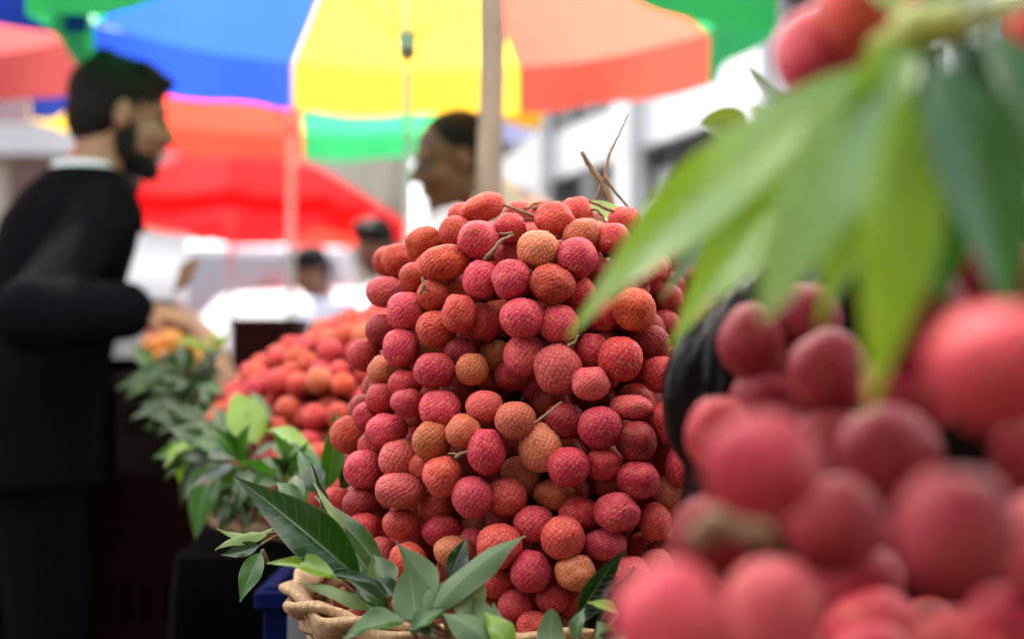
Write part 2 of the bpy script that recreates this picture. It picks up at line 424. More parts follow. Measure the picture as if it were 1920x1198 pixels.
# tall pile on the basket: a steep heap, fruits read off the photograph and laid on its flank
PC = Vector((0.042, 1.25, 0)); ROUT = [(0.93, 0.20), (0.99, 0.205), (1.034, 0.208), (1.113, 0.2015), (1.184, 0.183), (1.247, 0.169), (1.282, 0.148), (1.305, 0.117), (1.331, 0.075), (1.345, 0.0)]
RZ = np.array([z for z, r in ROUT]); RR = np.array([r for z, r in ROUT])
def prof(z): return float(np.interp(z, RZ, RR)) - 0.016
def on_pile(x, y):
    best = None
    for i in range(500):
        d = 0.85 + i * 0.0012; p = at(x, y, d)
        g = math.hypot(p.x - PC.x, p.y - PC.y) - prof(p.z) if p.z < 1.36 else 9
        if g < 0: return d
        if best is None or g < best[0]: best = (g, d)
    return best[1]
A6 = [  # crop coordinates of the upper half (x, y, w, h, tilt deg, colour, layer)
 (790,150,255,165,-25,'coral',0),(690,200,150,120,0,'coral',2),(640,285,170,150,-20,'brown',1),(770,330,222,215,0,'pink',0),(945,270,150,160,0,'red',1),
 (465,345,210,170,-25,'orange',1),(325,440,190,185,0,'brown',1),(268,450,120,150,0,'brown',2),(580,455,265,200,-8,'orange',0),(500,490,140,180,0,'brown',2),(415,535,110,175,0,'brown',1),
 (1200,210,215,190,10,'coral',0),(1320,175,110,130,0,'coral',2),(1085,310,235,150,0,'rose',2),(1110,385,235,215,0,'peach',0),(1350,300,215,150,-15,'tan',1),(1430,315,110,120,0,'tan',2),
 (1325,430,222,225,0,'pink',0),(1525,325,190,180,0,'coral',1),(950,400,120,120,0,'pink',2),(780,560,190,230,10,'pink',1),(955,550,218,225,0,'pink',0),(1185,582,240,225,20,'brown',0),
 (245,622,210,178,0,'rose',0),(368,730,215,215,0,'pink',0),(515,640,140,165,0,'brown',1),(635,612,150,140,0,'brown',2),(660,742,190,220,0,'coral',0),(535,828,222,215,20,'brown',1),
 (795,790,150,220,0,'red',1),(880,770,125,215,0,'orange',2),(1015,762,240,235,0,'pink',0),(735,885,140,130,0,'red',2),(868,975,125,190,0,'olive',1),(1025,985,222,242,0,'rose',0),
 (1220,1055,258,285,-18,'rose',0),(1222,805,215,225,0,'pink',1),(338,935,200,215,0,'pink',0),(130,982,175,190,0,'red',1),(240,1060,145,160,0,'tan',1),(462,990,155,135,0,'olive',2),
 (522,1065,230,205,0,'crimson',0),(735,1060,180,190,0,'olive',1),(665,955,140,125,0,'maroon',2),(958,1095,180,175,0,'red',1),(1090,1135,115,150,0,'pink',2),
 (1643,712,235,250,0,'orange',0),(1565,992,240,265,0,'red',0),(1412,955,165,205,0,'crimson',1),(1400,1135,212,190,0,'rose',0),(1800,1085,205,205,0,'red',1),
 (1740,485,175,185,0,'coral',1),(1470,745,160,195,0,'red',1),(1745,905,190,190,0,'maroon',2),(1335,625,110,150,0,'red',2),(225,835,95,145,0,'maroon',2),(360,1145,150,130,0,'red',1),
 (1640,600,150,170,0,'brown',2),(1120,200,120,110,0,'coral',3),(1000,200,130,110,0,'coral',3),(1590,230,150,120,0,'coral',3),(1730,330,160,150,0,'brown',3)]
A7 = [
 (140,202,178,192,20,'brown',0),(242,108,125,115,0,'crimson',1),(330,177,192,168,0,'pink',0),(305,20,125,120,0,'red',1),(430,42,165,140,0,'crimson',0),(590,70,196,192,10,'pink',0),(805,58,178,155,0,'rose',1),
 (957,122,192,195,0,'tan',0),(545,226,176,192,15,'olive',0),(702,177,165,172,0,'tan',0),(817,277,182,222,0,'crimson',0),(391,316,198,192,-10,'rose',0),(266,255,95,135,0,'red',2),(215,366,190,190,0,'pink',1),
 (395,472,238,176,5,'rose',0),(600,402,187,202,0,'coral',0),(746,496,190,212,0,'pink',0),(918,502,190,192,0,'coral',1),(985,402,182,212,-20,'tan',1),(1081,262,203,242,-12,'peach',0),(1221,350,198,205,0,'crimson',0),
 (1200,122,190,186,0,'maroon',1),(1371,156,206,216,-10,'crimson',0),(1551,221,196,202,0,'maroon',0),(1527,62,206,125,0,'rose',0),(1702,130,172,212,0,'red',0),(1390,342,172,166,0,'red',1),(1560,411,202,190,0,'crimson',0),
 (1772,352,155,222,0,'crimson',0),(1712,482,145,192,10,'tan',1),(1459,571,216,196,5,'pink',0),(1272,582,196,166,0,'red',1),(1150,486,196,136,0,'olive',2),(1051,631,196,192,0,'pink',0),(1190,701,206,212,0,'coral',0),
 (1396,731,206,160,0,'pink',1),(1586,751,146,132,0,'brown',2),(1641,621,148,182,0,'coral',1),(1712,742,100,142,0,'rose',1),(570,546,172,182,0,'coral',1),(200,536,172,152,0,'maroon',0),(82,531,125,132,0,'red',1),
 (215,666,172,186,0,'red',0),(396,631,176,146,0,'coral',1),(601,671,192,142,0,'crimson',1),(772,641,130,95,0,'olive',2),(890,612,130,105,0,'maroon',2),(300,776,128,142,0,'rose',1),(415,736,162,132,-10,'rose',1),
 (432,812,184,182,0,'coral',0),(655,762,187,120,0,'peach',1),(752,722,145,120,0,'pink',2),(882,741,216,216,0,'coral',0),(1035,871,192,216,8,'crimson',0),(1251,871,192,182,0,'peach',0),(1516,871,206,156,0,'rose',0),
 (870,921,165,125,0,'red',1),(960,1036,168,172,0,'pink',0),(1141,1002,155,125,0,'red',1),(1382,952,120,130,0,'red',2),(1052,1131,172,142,0,'coral',0),(965,1165,150,120,0,'red',1),(330,962,130,120,0,'coral',0),
 (1652,832,110,110,0,'rose',1),(1432,442,150,130,0,'maroon',2),(700,372,130,110,0,'maroon',2),(520,357,130,120,0,'brown',2),(1085,752,130,110,0,'maroon',2),(1690,262,120,110,0,'maroon',2),(1240,470,150,130,0,'brown',2),
 (1240,1010,150,130,0,'red',2),(1340,620,130,130,0,'maroon',3),(640,640,120,100,0,'maroon',3),(1300,440,120,120,0,'maroon',3)]
items = [(640 + a / 2.995, 340 + b / 2.995, w / 2.995, h / 2.995, t, c, L) for a, b, w, h, t, c, L in A6]
items += [(600 + a / 2.6157, 740 + b / 2.6157, w / 2.6157, h / 2.6157, t, c, L) for a, b, w, h, t, c, L in A7]
# fruit hidden behind the near bunch but plainly continuing the heap to its far flank
items.sort(key=lambda t: (t[6], -t[1]))
PLACED = []
def free_depth(x, y, rw, d, step=0.004, tol=0.86, maxn=60):
    for k in range(maxn):
        p = at(x, y, d + k * step)
        if all((p - q).length > tol * (rw * (d + k * step) / d + r) for q, r in PLACED): return d + k * step
    return d + maxn * step
for x, y, w, h, t, c, L in items:
    w *= 1.045; h *= 1.045
    if L >= 1:                # partly hidden: the whole fruit is of normal size
        w = max(w, 62); h = max(h, 62)
    d0 = on_pile(x, y) + (0.0, 0.010, 0.022, 0.034)[L]
    r0 = (w + h) / 4 * d0 / F
    d = free_depth(x, y, r0, d0)
    p = at(x, y, d); rw, rh = w / 2 * d / F, h / 2 * d / F
    put_lychee(p, rw, rh, R(t), c, 'tall'); PLACED.append((p, (rw + rh) / 2))

# near bunch: the blurred fruit close to the lens
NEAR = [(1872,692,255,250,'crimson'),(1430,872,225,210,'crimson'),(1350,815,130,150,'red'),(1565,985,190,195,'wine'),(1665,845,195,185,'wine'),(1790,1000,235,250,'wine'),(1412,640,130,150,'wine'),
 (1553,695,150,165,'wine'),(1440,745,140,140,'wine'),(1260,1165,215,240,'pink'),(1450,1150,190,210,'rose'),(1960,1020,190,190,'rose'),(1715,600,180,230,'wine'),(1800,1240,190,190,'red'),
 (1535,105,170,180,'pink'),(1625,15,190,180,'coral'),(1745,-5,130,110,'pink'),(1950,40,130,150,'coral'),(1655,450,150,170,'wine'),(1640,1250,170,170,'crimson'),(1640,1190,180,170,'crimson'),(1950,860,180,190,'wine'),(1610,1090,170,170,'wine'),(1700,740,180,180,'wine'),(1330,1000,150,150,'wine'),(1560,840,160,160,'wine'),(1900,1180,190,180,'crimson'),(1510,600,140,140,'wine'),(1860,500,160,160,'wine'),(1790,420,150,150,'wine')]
NEARP = []
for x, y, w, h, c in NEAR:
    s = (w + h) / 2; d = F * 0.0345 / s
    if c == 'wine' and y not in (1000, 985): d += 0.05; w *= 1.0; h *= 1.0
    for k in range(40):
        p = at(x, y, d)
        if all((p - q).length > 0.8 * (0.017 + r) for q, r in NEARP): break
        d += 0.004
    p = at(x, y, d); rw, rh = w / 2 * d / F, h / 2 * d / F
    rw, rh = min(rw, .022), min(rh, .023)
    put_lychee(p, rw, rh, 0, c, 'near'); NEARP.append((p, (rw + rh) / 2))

# low pile in the second basket
LC = Vector((-0.08, 2.16, 1.03)); LA, LB, LH = 0.39, 0.50, 0.235
def low_z(x, y):
    q = ((x - LC.x) / LA) ** 2 + ((y - LC.y) / LB) ** 2
    return None if q > 1 else LC.z + LH * (1 - q) ** 0.6
cand = []
rng = random.Random(5); tries = 0
while tries < 9000:
    tries += 1
    x = rng.uniform(LC.x - LA, LC.x + LA); y = rng.uniform(LC.y - LB, LC.y + LB); z = low_z(x, y)
    if z is None: continue
    rr = rng.uniform(0.0155, 0.0185); p = Vector((x, y, z - rr * 0.6 + rng.uniform(-0.006, 0.01)))
    if all((p - q).length > 0.93 * (rr + r) for q, r in cand): cand.append((p, rr))
vis = []
for p, rr in cand:
    X, Y, D = pix(p)
    seen = X < 735 and Y > 540
    vis.append((D if seen else 99 + D, p, rr))
vis.sort(key=lambda t: t[0])
NLOW = 300 - len(FR)
LOWCOL = ['orange', 'brown', 'brown', 'red', 'red', 'orange', 'crimson', 'tan', 'coral', 'brown']
REST = []
for i, (D, p, rr) in enumerate(vis):
    if i < NLOW and D < 90: put_lychee(p, rr, rr * rng.uniform(0.95, 1.12), rng.uniform(-0.5, 0.5), rng.choice(LOWCOL), 'low')
    else: REST.append((p, rr))
inner = [q for q, r in cand]
for _ in range(6000):
    x = rng.uniform(LC.x - LA, LC.x + LA); y = rng.uniform(LC.y - LB, LC.y + LB); z = low_z(x, y)
    if z is None: continue
    p = Vector((x, y, z - rng.choice((.034, .045, .066)))); 
    if p.z < .985: continue
    if all((p - q).length > .027 for q in inner): inner.append(p); REST.append((p, .0165))
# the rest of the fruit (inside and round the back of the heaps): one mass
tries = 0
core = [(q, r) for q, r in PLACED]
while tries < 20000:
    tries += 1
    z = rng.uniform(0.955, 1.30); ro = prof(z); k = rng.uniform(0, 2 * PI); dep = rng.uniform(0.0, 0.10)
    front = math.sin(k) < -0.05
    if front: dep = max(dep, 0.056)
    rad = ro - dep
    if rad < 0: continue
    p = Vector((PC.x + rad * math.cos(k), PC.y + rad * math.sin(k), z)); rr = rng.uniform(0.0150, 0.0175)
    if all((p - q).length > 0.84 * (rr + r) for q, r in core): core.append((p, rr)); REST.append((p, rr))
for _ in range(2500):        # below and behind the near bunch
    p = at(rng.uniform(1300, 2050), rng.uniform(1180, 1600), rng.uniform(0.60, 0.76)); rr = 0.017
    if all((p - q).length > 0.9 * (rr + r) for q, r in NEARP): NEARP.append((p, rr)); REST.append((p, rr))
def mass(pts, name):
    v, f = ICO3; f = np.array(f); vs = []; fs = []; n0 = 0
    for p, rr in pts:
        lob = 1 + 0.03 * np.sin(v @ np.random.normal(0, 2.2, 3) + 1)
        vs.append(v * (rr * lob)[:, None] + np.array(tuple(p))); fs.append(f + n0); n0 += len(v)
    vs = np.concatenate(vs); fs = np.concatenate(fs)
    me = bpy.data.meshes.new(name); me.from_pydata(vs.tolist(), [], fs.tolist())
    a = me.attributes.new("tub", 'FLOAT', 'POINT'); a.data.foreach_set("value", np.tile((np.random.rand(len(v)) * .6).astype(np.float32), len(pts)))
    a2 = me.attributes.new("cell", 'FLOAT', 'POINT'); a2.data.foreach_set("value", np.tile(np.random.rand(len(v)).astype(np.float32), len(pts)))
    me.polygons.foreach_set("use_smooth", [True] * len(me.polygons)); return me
o = link("lychee_mass", mass(REST, "lychee_mass"), M['lychee'], None, (0.33, 0.016, 0.026))  # base colour darkened so gaps between the outer fruit look shaded
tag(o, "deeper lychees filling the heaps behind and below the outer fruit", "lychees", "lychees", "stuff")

# labels: look first, then neighbours, then where in its heap
def label_fruits(pile, where, base_words):
    fr = [f for f in FR if f['pile'] == pile]
    xs = np.array([f['px'] for f in fr]); ys = np.array([f['py'] for f in fr])
    def shape(f):
        a = max(f['w'], f['h']) / min(f['w'], f['h'])
        return 'oblong' if a > 1.14 else ''
    def size(f):
        m = np.median([g['r'] for g in fr]); return 'large' if f['r'] > 1.12 * m else ('small' if f['r'] < 0.88 * m else '')
    for f in fr:
        others = sorted(((math.hypot(g['px'] - f['px'], g['py'] - f['py']), g) for g in fr if g is not f), key=lambda t: t[0])[:6]
        rel = []
        for dist, g in others:
            dx, dy = g['px'] - f['px'], g['py'] - f['py']
            r = ('above' if dy > 0 else 'below') if abs(dy) > abs(dx) else 'beside'
            rel.append((r, CNAME[g['col']]))
        f['rel'] = rel; f['sh'] = shape(f); f['sz'] = size(f)
        f['look'] = ' '.join(x for x in (f['sz'], f['sh'], CNAME[f['col']]) if x)
        f['wh'] = where(f, xs, ys)
    done = {}
    # a relation phrase counts as held by every fruit with that neighbour among its six nearest
    def holders(look, wh, rels): return [g for g in fr if g['look'] == look and g['wh'] == wh and all(r in g['rel'] for r in rels)]
    art = lambda c: ('an ' if c[0] in 'aeiou' else 'a ') + c
    for f in fr:
        lab = None; L0, W0 = f['look'], f['wh']
        if len(holders(L0, W0, [])) == 1: lab = f"{L0} lychee {W0}"
        if lab is None:
            for r in f['rel']:
                if len(holders(L0, W0, [r])) == 1: lab = f"{L0} lychee {r[0]} {art(r[1])} one {W0}"; break
        if lab is None:
            for i, r in enumerate(f['rel']):
                for s in f['rel'][i + 1:]:
                    if r != s and len(holders(L0, W0, [r, s])) == 1:
                        lab = f"{L0} lychee {r[0]} {art(r[1])} and {s[0]} {art(s[1])} one {W0}"; break
                if lab: break
        if lab is None or len(lab.replace('-', ' ').split()) > 16:
            h = sorted(holders(L0, W0, []), key=lambda g: g['py']); k = h.index(f)
            lab = f"{('topmost', 'second highest', 'third highest', 'fourth highest', 'fifth highest', 'sixth highest', 'seventh highest', 'eighth highest')[min(k, 7)]} {L0} lychee {W0}"
        f['o']['label'] = lab[0].lower() + lab[1:]; f['o']['category'] = 'lychee'; f['o']['group'] = base_words
def where_tall(f, xs, ys):
    y = f['py']; x = f['px']
    v = 'near the crest' if y < 470 else 'high' if y < 640 else 'midway up' if y < 830 else 'low' if y < 1000 else 'at the foot'
    s = 'on the outer edge of' if x < 800 else 'on the face of' if x < 1090 else 'by the bag on'
    return f"{v} {s} the tall pile"
def where_low(f, xs, ys):
    y = f['py']; x = f['px']
    v = 'on top of' if y < 630 else 'high on' if y < 680 else 'halfway up' if y < 740 else 'at the foot of'
    s = 'beside the leaves' if x < 490 else 'in the middle' if x < 600 else 'by the tall pile'
    return f"{v} the low heap {s}"
def where_near(f, xs, ys):
    y = f['py']
    return 'in the blurred near bunch ' + ('above the big leaves' if y < 160 else 'under the leaf tips' if y < 720 else 'at mid height' if y < 900 else 'at its lower edge')
label_fruits('tall', where_tall, 'lychees of the tall pile'); label_fruits('low', where_low, 'lychees of the low heap behind'); label_fruits('near', where_near, 'lychees of the near bunch')

# ------------------------------------------------------------------ leaves
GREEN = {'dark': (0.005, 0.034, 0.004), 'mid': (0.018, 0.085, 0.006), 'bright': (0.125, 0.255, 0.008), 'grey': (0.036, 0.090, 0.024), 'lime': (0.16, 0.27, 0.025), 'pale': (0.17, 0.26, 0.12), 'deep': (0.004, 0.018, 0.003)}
def leaf_mb(base, tip, width, nrm, sag=0.12, fold=0.35, wav=0.04, blunt=1.0, seed=0, stalk=0.07, twist=0.0):
    base = Vector(base); tip = Vector(tip); ax = tip - base; Ln = ax.length; ax.normalize()
    nrm = Vector(nrm); nrm = (nrm - ax * nrm.dot(ax)).normalized(); side = ax.cross(nrm)
    nl, nw = 26, 10; m = MB(); m.uv = []
    for i in range(nl + 1):
        t = i / nl
        ts = max(0.0, (t - stalk) / (1 - stalk))
        w = width * 0.5 * (math.sin(PI * ts ** (0.85 / blunt if blunt <= 1 else 0.85)) ** (0.9 if blunt <= 1 else 0.9 / blunt) * (1 - 0.25 * ts) if ts > 0 else 0)
        if blunt <= 1: w *= (1 - 0.35 * ts ** 3)
        w = max(w, 0.0009)
        c = base + ax * (Ln * t) + nrm * (-sag * Ln * 4 * (t - 0.5) ** 2 + sag * Ln)
        an = twist * (t - 0.3); sd = side * math.cos(an) + nrm * math.sin(an); nn = nrm * math.cos(an) - side * math.sin(an)
        for j in range(nw + 1):
            s = j / nw * 2 - 1
            wv = wav * Ln * math.sin(t * 11 + seed * 2.1 + (1.7 if s > 0 else 0)) * abs(s) ** 2 * 0.5
            m.v.append(c + sd * (w * s * (1 - 0.12 * fold * abs(s))) + nn * (fold * w * abs(s) ** 1.4 + wv * min(1, w / (width * .4))))
            m.uv.append((t, s, 0))
    for i in range(nl):
        for j in range(nw):
            a = i * (nw + 1) + j; m.f.append((a, a + 1, a + nw + 2, a + nw + 1))
    return m
def sprig(label, leaves, group=None, name="leaf_sprig"):
    """leaves: (bx,by,bd, tx,ty,td, width_px, normal(xyz), colour, kw)"""
    b0 = at(*leaves[0][0:3]); root = thing(name, label, "leaves", b0, group)
    bases = []
    for i, lf in enumerate(leaves):
        bx, by, bd, tx, ty, td, wpx, nrm, colr = lf[:9]; kw = lf[9] if len(lf) > 9 else {}
        b = at(bx, by, bd); t = at(tx, ty, td); wd = wpx * (bd + td) / 2 / F
        o = leaf_mb(b, t, wd, nrm, seed=i + random.random() * 5, **kw).build("leaf", M['leaf'], root, color=GREEN[colr] if isinstance(colr, str) else colr)
        bases.append(b)
    mb = MB()
    if len(bases) > 1:
        c = sum(bases, Vector()) / len(bases)
        for b in bases: mb.ring_tube([b, b.lerp(c, 0.6) + Vector((0, 0.003, -0.004)), c + Vector((0.002, 0.006, -0.012))], [0.0011, 0.0013, 0.0016], 6)
    else: mb.ring_tube([bases[0], bases[0] + Vector((0.004, 0.006, -0.012))], [0.0011, 0.0014], 6)
    mb.build("twig", M['twig'], root)
    return root
UP = (0, 0, 1); TC = (0, -1, 0.25)
sprig("large glossy dark green leaf pointing up and out over the basket rim", [(690,1100,1.03,440,893,1.0,118,(-.25,-.75,.65),'dark',dict(sag=.05,fold=.22,wav=.02))])
sprig("grey-green leaves standing folded along the foot of the tall pile", [
 (738,1100,1.06,590,930,1.10,52,(.25,-.9,.5),'grey',dict(sag=.10,fold=.3)), (722,1108,1.05,604,955,1.08,46,(-.2,-.9,.5),'grey',dict(sag=.08,fold=.3)),
 (640,1020,1.07,584,868,1.09,42,(-.9,-.5,.1),'deep',dict(sag=-.05,fold=.7)), (655,1035,1.06,588,905,1.075,26,(.6,-.8,.1),'pale',dict(sag=.05,fold=.3)), (730,1110,1.03,700,1040,1.05,70,(.3,-.9,.3),'grey',dict(sag=.05))])
sprig("bright glossy leaf lying flat on the cane rim with a pale edge", [(640,1090,1.0,500,1056,1.0,62,(-.1,-.45,.9),'bright',dict(sag=.10,fold=.35)), (665,1085,1.03,560,1050,1.03,62,(0,-.5,.9),'mid',dict(sag=.05)),
 (720,1145,0.99,560,1092,0.99,44,(0,.6,-.8),'pale',dict(sag=-.05))])
sprig("pale curling leaves sticking out past the basket towards the dark", [
 (500,1000,1.16,403,1030,1.16,40,(0,.5,-.9),'lime',dict(sag=-.12,fold=.5)), (520,985,1.17,406,990,1.17,44,(0,.3,-.9),'lime',dict(sag=.14,fold=.4)), (540,965,1.2,480,930,1.22,40,(0,-.7,.6),'bright'),
 (490,1020,1.15,415,1040,1.15,36,(0,-.8,.5),'dark',dict(sag=-.1,fold=.4)), (570,960,1.18,520,905,1.2,46,(.2,-.8,.4),'mid'), (560,960,1.18,555,890,1.22,40,(0,-.8,.4),'mid')])
sprig("single green leaf hanging straight down below the basket edge", [(492,1030,1.12,450,1128,1.1,52,(-.2,-.95,.1),'mid',dict(sag=.05,fold=.2))])
sprig("dark glossy leaves tucked between the rim and the lowest fruit", [
 (735,1125,0.995,615,1078,1.0,40,(.1,-.5,.9),'dark',dict(sag=.12,fold=.5)), (735,1150,0.985,650,1085,0.99,42,(-.3,-.6,.8),'dark',dict(sag=.1,fold=.4)), (728,1160,0.98,668,1110,0.985,30,(0,-.8,.6),'mid'), (745,1120,1.0,700,1085,1.01,44,(.2,-.8,.5),'dark')])
sprig("big shiny leaf over the cane at the very front of the basket", [(770,1168,0.955,640,1204,0.945,78,(-.05,-.45,.9),'mid',dict(sag=.16,fold=.3))])
sprig("spray of grey-green leaves standing up in front of the lowest lychees", [
 (782,1168,0.955,768,1062,0.975,92,(-.1,1,-.3),'grey',dict(sag=.08,fold=.2,blunt=1.7)), (822,1120,0.965,745,1018,0.99,66,(.25,.95,-.3),'grey',dict(sag=.06,fold=.25)),
 (800,1160,0.955,985,1004,0.985,78,(.5,.8,-.45),'grey',dict(sag=-.10,fold=.35)), (838,1090,0.98,873,1010,1.0,50,(.3,-.9,.2),'deep',dict(sag=.05)),
 (860,1160,0.95,908,1088,0.965,74,(-.3,.9,-.4),'pale',dict(sag=.06,blunt=1.3)), (900,1170,0.945,885,1120,0.96,66,(.2,.95,-.2),'grey',dict(blunt=1.3)), (930,1195,0.94,925,1130,0.96,40,(.2,1,-.2),'pale'),
 (770,1185,0.945,835,1142,0.955,58,(-.1,-.5,.9),'mid',dict(sag=.1)), (930,1215,0.93,830,1150,0.95,80,(.1,.6,-.8),'grey',dict(sag=-.12)), (760,1180,0.95,820,1198,0.94,40,(0,-.4,.9),'dark'),
 (800,1165,0.955,850,1080,0.975,66,(-.3,.9,-.35),'grey',dict(sag=.05))])
sprig("dark pointed leaves rising beside the nearest blurred fruit", [
 (1075,1178,0.955,1172,1030,0.985,66,(.55,-.8,.25),'deep',dict(sag=-.08,fold=.45)), (1110,1195,0.95,1190,1062,0.975,48,(.6,-.8,.2),'deep',dict(sag=-.05,fold=.4)), (1080,1205,0.945,1096,1140,0.955,40,(-.5,-.7,.3),'grey'),
 (1160,1150,0.95,1102,1130,0.955,32,(0,-.6,.8),'lime'), (1150,1215,0.935,1120,1165,0.945,48,(0,-.8,.4),'mid'), (1100,1230,0.935,1180,1180,0.94,40,(0,-.7,.6),'dark')])
sprig("rounded grey leaf upright at the lower frame among the fruit", [(1035,1230,0.935,1035,1140,0.955,62,(-.1,1,-.2),'grey',dict(blunt=1.8,fold=.15))])
sprig("yellow-green leaf tip rising beside the rounded grey leaf", [(960,1230,0.93,908,1148,0.95,62,(.4,-.8,.3),'bright',dict(fold=.3))])
sprig("upright green leaves behind the open edge of the tall pile", [
 (612,925,1.33,630,772,1.36,62,(.5,-.8,.2),'mid',dict(sag=.05)), (620,930,1.34,560,845,1.38,48,(-.3,-.8,.3),'mid'), (640,930,1.33,655,850,1.34,44,(.5,-.8,.2),'dark'), (600,930,1.32,585,870,1.34,60,(-.2,-.9,.2),'dark')])
sprig("pale lime leaf lying on the crest beside the forked twig", [(1205,425,1.20,1082,382,1.22,52,(0,-.75,.65),(0.20,0.33,0.06),dict(sag=.06,fold=.1,blunt=1.3))])

# leaves bedded round the low heap
def rsprig(label, x, y, d, n, length, seed, cols, spread=(0, 360), up=0.5):
    r = random.Random(seed); L = []
    for i in range(n):
        a = R(r.uniform(*spread)); ln = length * r.uniform(0.7, 1.15)
        dx, dy = math.cos(a) * ln, -math.sin(a) * ln * 0.75
        bx, by = x + r.uniform(-18, 18), y + r.uniform(-14, 14)
        L.append((bx, by, d + r.uniform(-.02, .05), bx + dx, by + dy, d + r.uniform(-.06, .06), ln * r.uniform(.34, .46),
                  (r.uniform(-.6, .6), -0.7 + r.uniform(-.3, .3), r.uniform(.1, 1.0)), r.choice(cols), dict(sag=r.uniform(-.05, .18), fold=r.uniform(.15, .45), wav=.05)))
    return sprig(label, L, "leafy sprigs round the low heap")
GM = ['mid', 'dark', 'dark', 'mid', 'dark', 'dark']
rsprig("farthest dull green sprig next to the orange fruit", 300, 700, 2.5, 16, 75, 1, GM)
rsprig("lime leaves crowning the far end of the sprigs", 395, 660, 2.42, 10, 50, 2, ['lime', 'bright', 'lime'], (0, 180))
rsprig("sprig in the gap between orange fruit and lychees", 350, 690, 2.35, 16, 75, 3, ['mid', 'dark', 'dark'])
rsprig("shaded sprig hanging on the aisle side of the low heap", 335, 760, 2.15, 18, 85, 4, ['mid', 'dark', 'dark'])
rsprig("sprig tucked under the far lychees of the low heap", 360, 735, 2.02, 16, 85, 5, GM, (120, 400))
rsprig("dense sprig with pale undersides halfway along the low heap", 385, 800, 1.88, 18, 95, 6, ['grey', 'mid', 'dark', 'dark'])
rsprig("drooping olive sprig at the bend of the leaf bed", 370, 840, 1.82, 14, 95, 7, ['mid', 'dark', 'bright'], (180, 340))
rsprig("bushy sprig filling the bend right of the aisle edge", 415, 840, 1.78, 14, 90, 11, GM)
sprig("broad bright leaf flanked by two smaller ones against the low heap", [(485,835,1.72,440,738,1.76,84,(.1,-.95,.3),'bright',dict(sag=.05,fold=.15,blunt=1.2)), (500,820,1.74,468,735,1.8,40,(.4,-.8,.4),'mid'), (470,850,1.74,400,770,1.78,56,(-.3,-.8,.4),'grey')], "leafy sprigs round the low heap")
sprig("long dark leaf hanging down clear of the leaf bed", [(405,848,1.75,366,1012,1.72,70,(-.15,-.98,.2),'mid',dict(sag=.06,fold=.2)), (395,850,1.78,340,950,1.78,50,(-.6,-.8,.1),'dark'), (430,860,1.74,395,960,1.75,52,(.4,-.9,.1),'dark'), (440,850,1.74,350,835,1.76,60,(0,-.6,.8),'mid')], "leafy sprigs round the low heap")
sprig("slim arched leaf lying across the front of the low heap", [(600,868,1.55,480,812,1.62,46,(.1,-.5,.85),'bright',dict(sag=.14,fold=.3)), (590,880,1.53,500,840,1.58,56,(0,-.5,.85),'grey',dict(sag=.1)), (610,890,1.5,540,845,1.55,40,(0,-.6,.8),'mid')], "leafy sprigs round the low heap")
rsprig("leafy tangle behind the large glossy leaf", 465, 875, 1.6, 16, 105, 8, GM)
rsprig("dark sprig below the slim arched leaf", 540, 900, 1.48, 13, 100, 9, ['mid', 'dark', 'mid'], (60, 300))
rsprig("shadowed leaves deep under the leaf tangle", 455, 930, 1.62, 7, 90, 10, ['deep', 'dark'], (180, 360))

# unseen leaf spray added above the lens to shade the near fruit
hang = thing("leaf_sprig", "unseen leaves added above the lens to shade the near bunch", "leaves", Vector((.03, .2, 1.46)))
for i, (a_, b_, w_) in enumerate([((.03, .20, 1.47), (.055, .19, 1.34), .036), ((.03, .20, 1.47), (.01, .20, 1.37), .034), ((.03, .20, 1.47), (.02, .23, 1.46 - .1), .03), ((.0, .21, 1.5), (-.01, .2, 1.42), .03), ((.05, .2, 1.5), (.08, .2, 1.41), .03)]):
    leaf_mb(a_, b_, w_, (-.24, -.65, .72), seed=i).build("leaf", M['leaf'], hang, color=GREEN['mid'])
MB().ring_tube([(.03, .2, 1.47), (.06, .22, 1.53), (.12, .3, 1.56)], [.002, .0024, .003], 8).build("twig", M['twig'], hang)
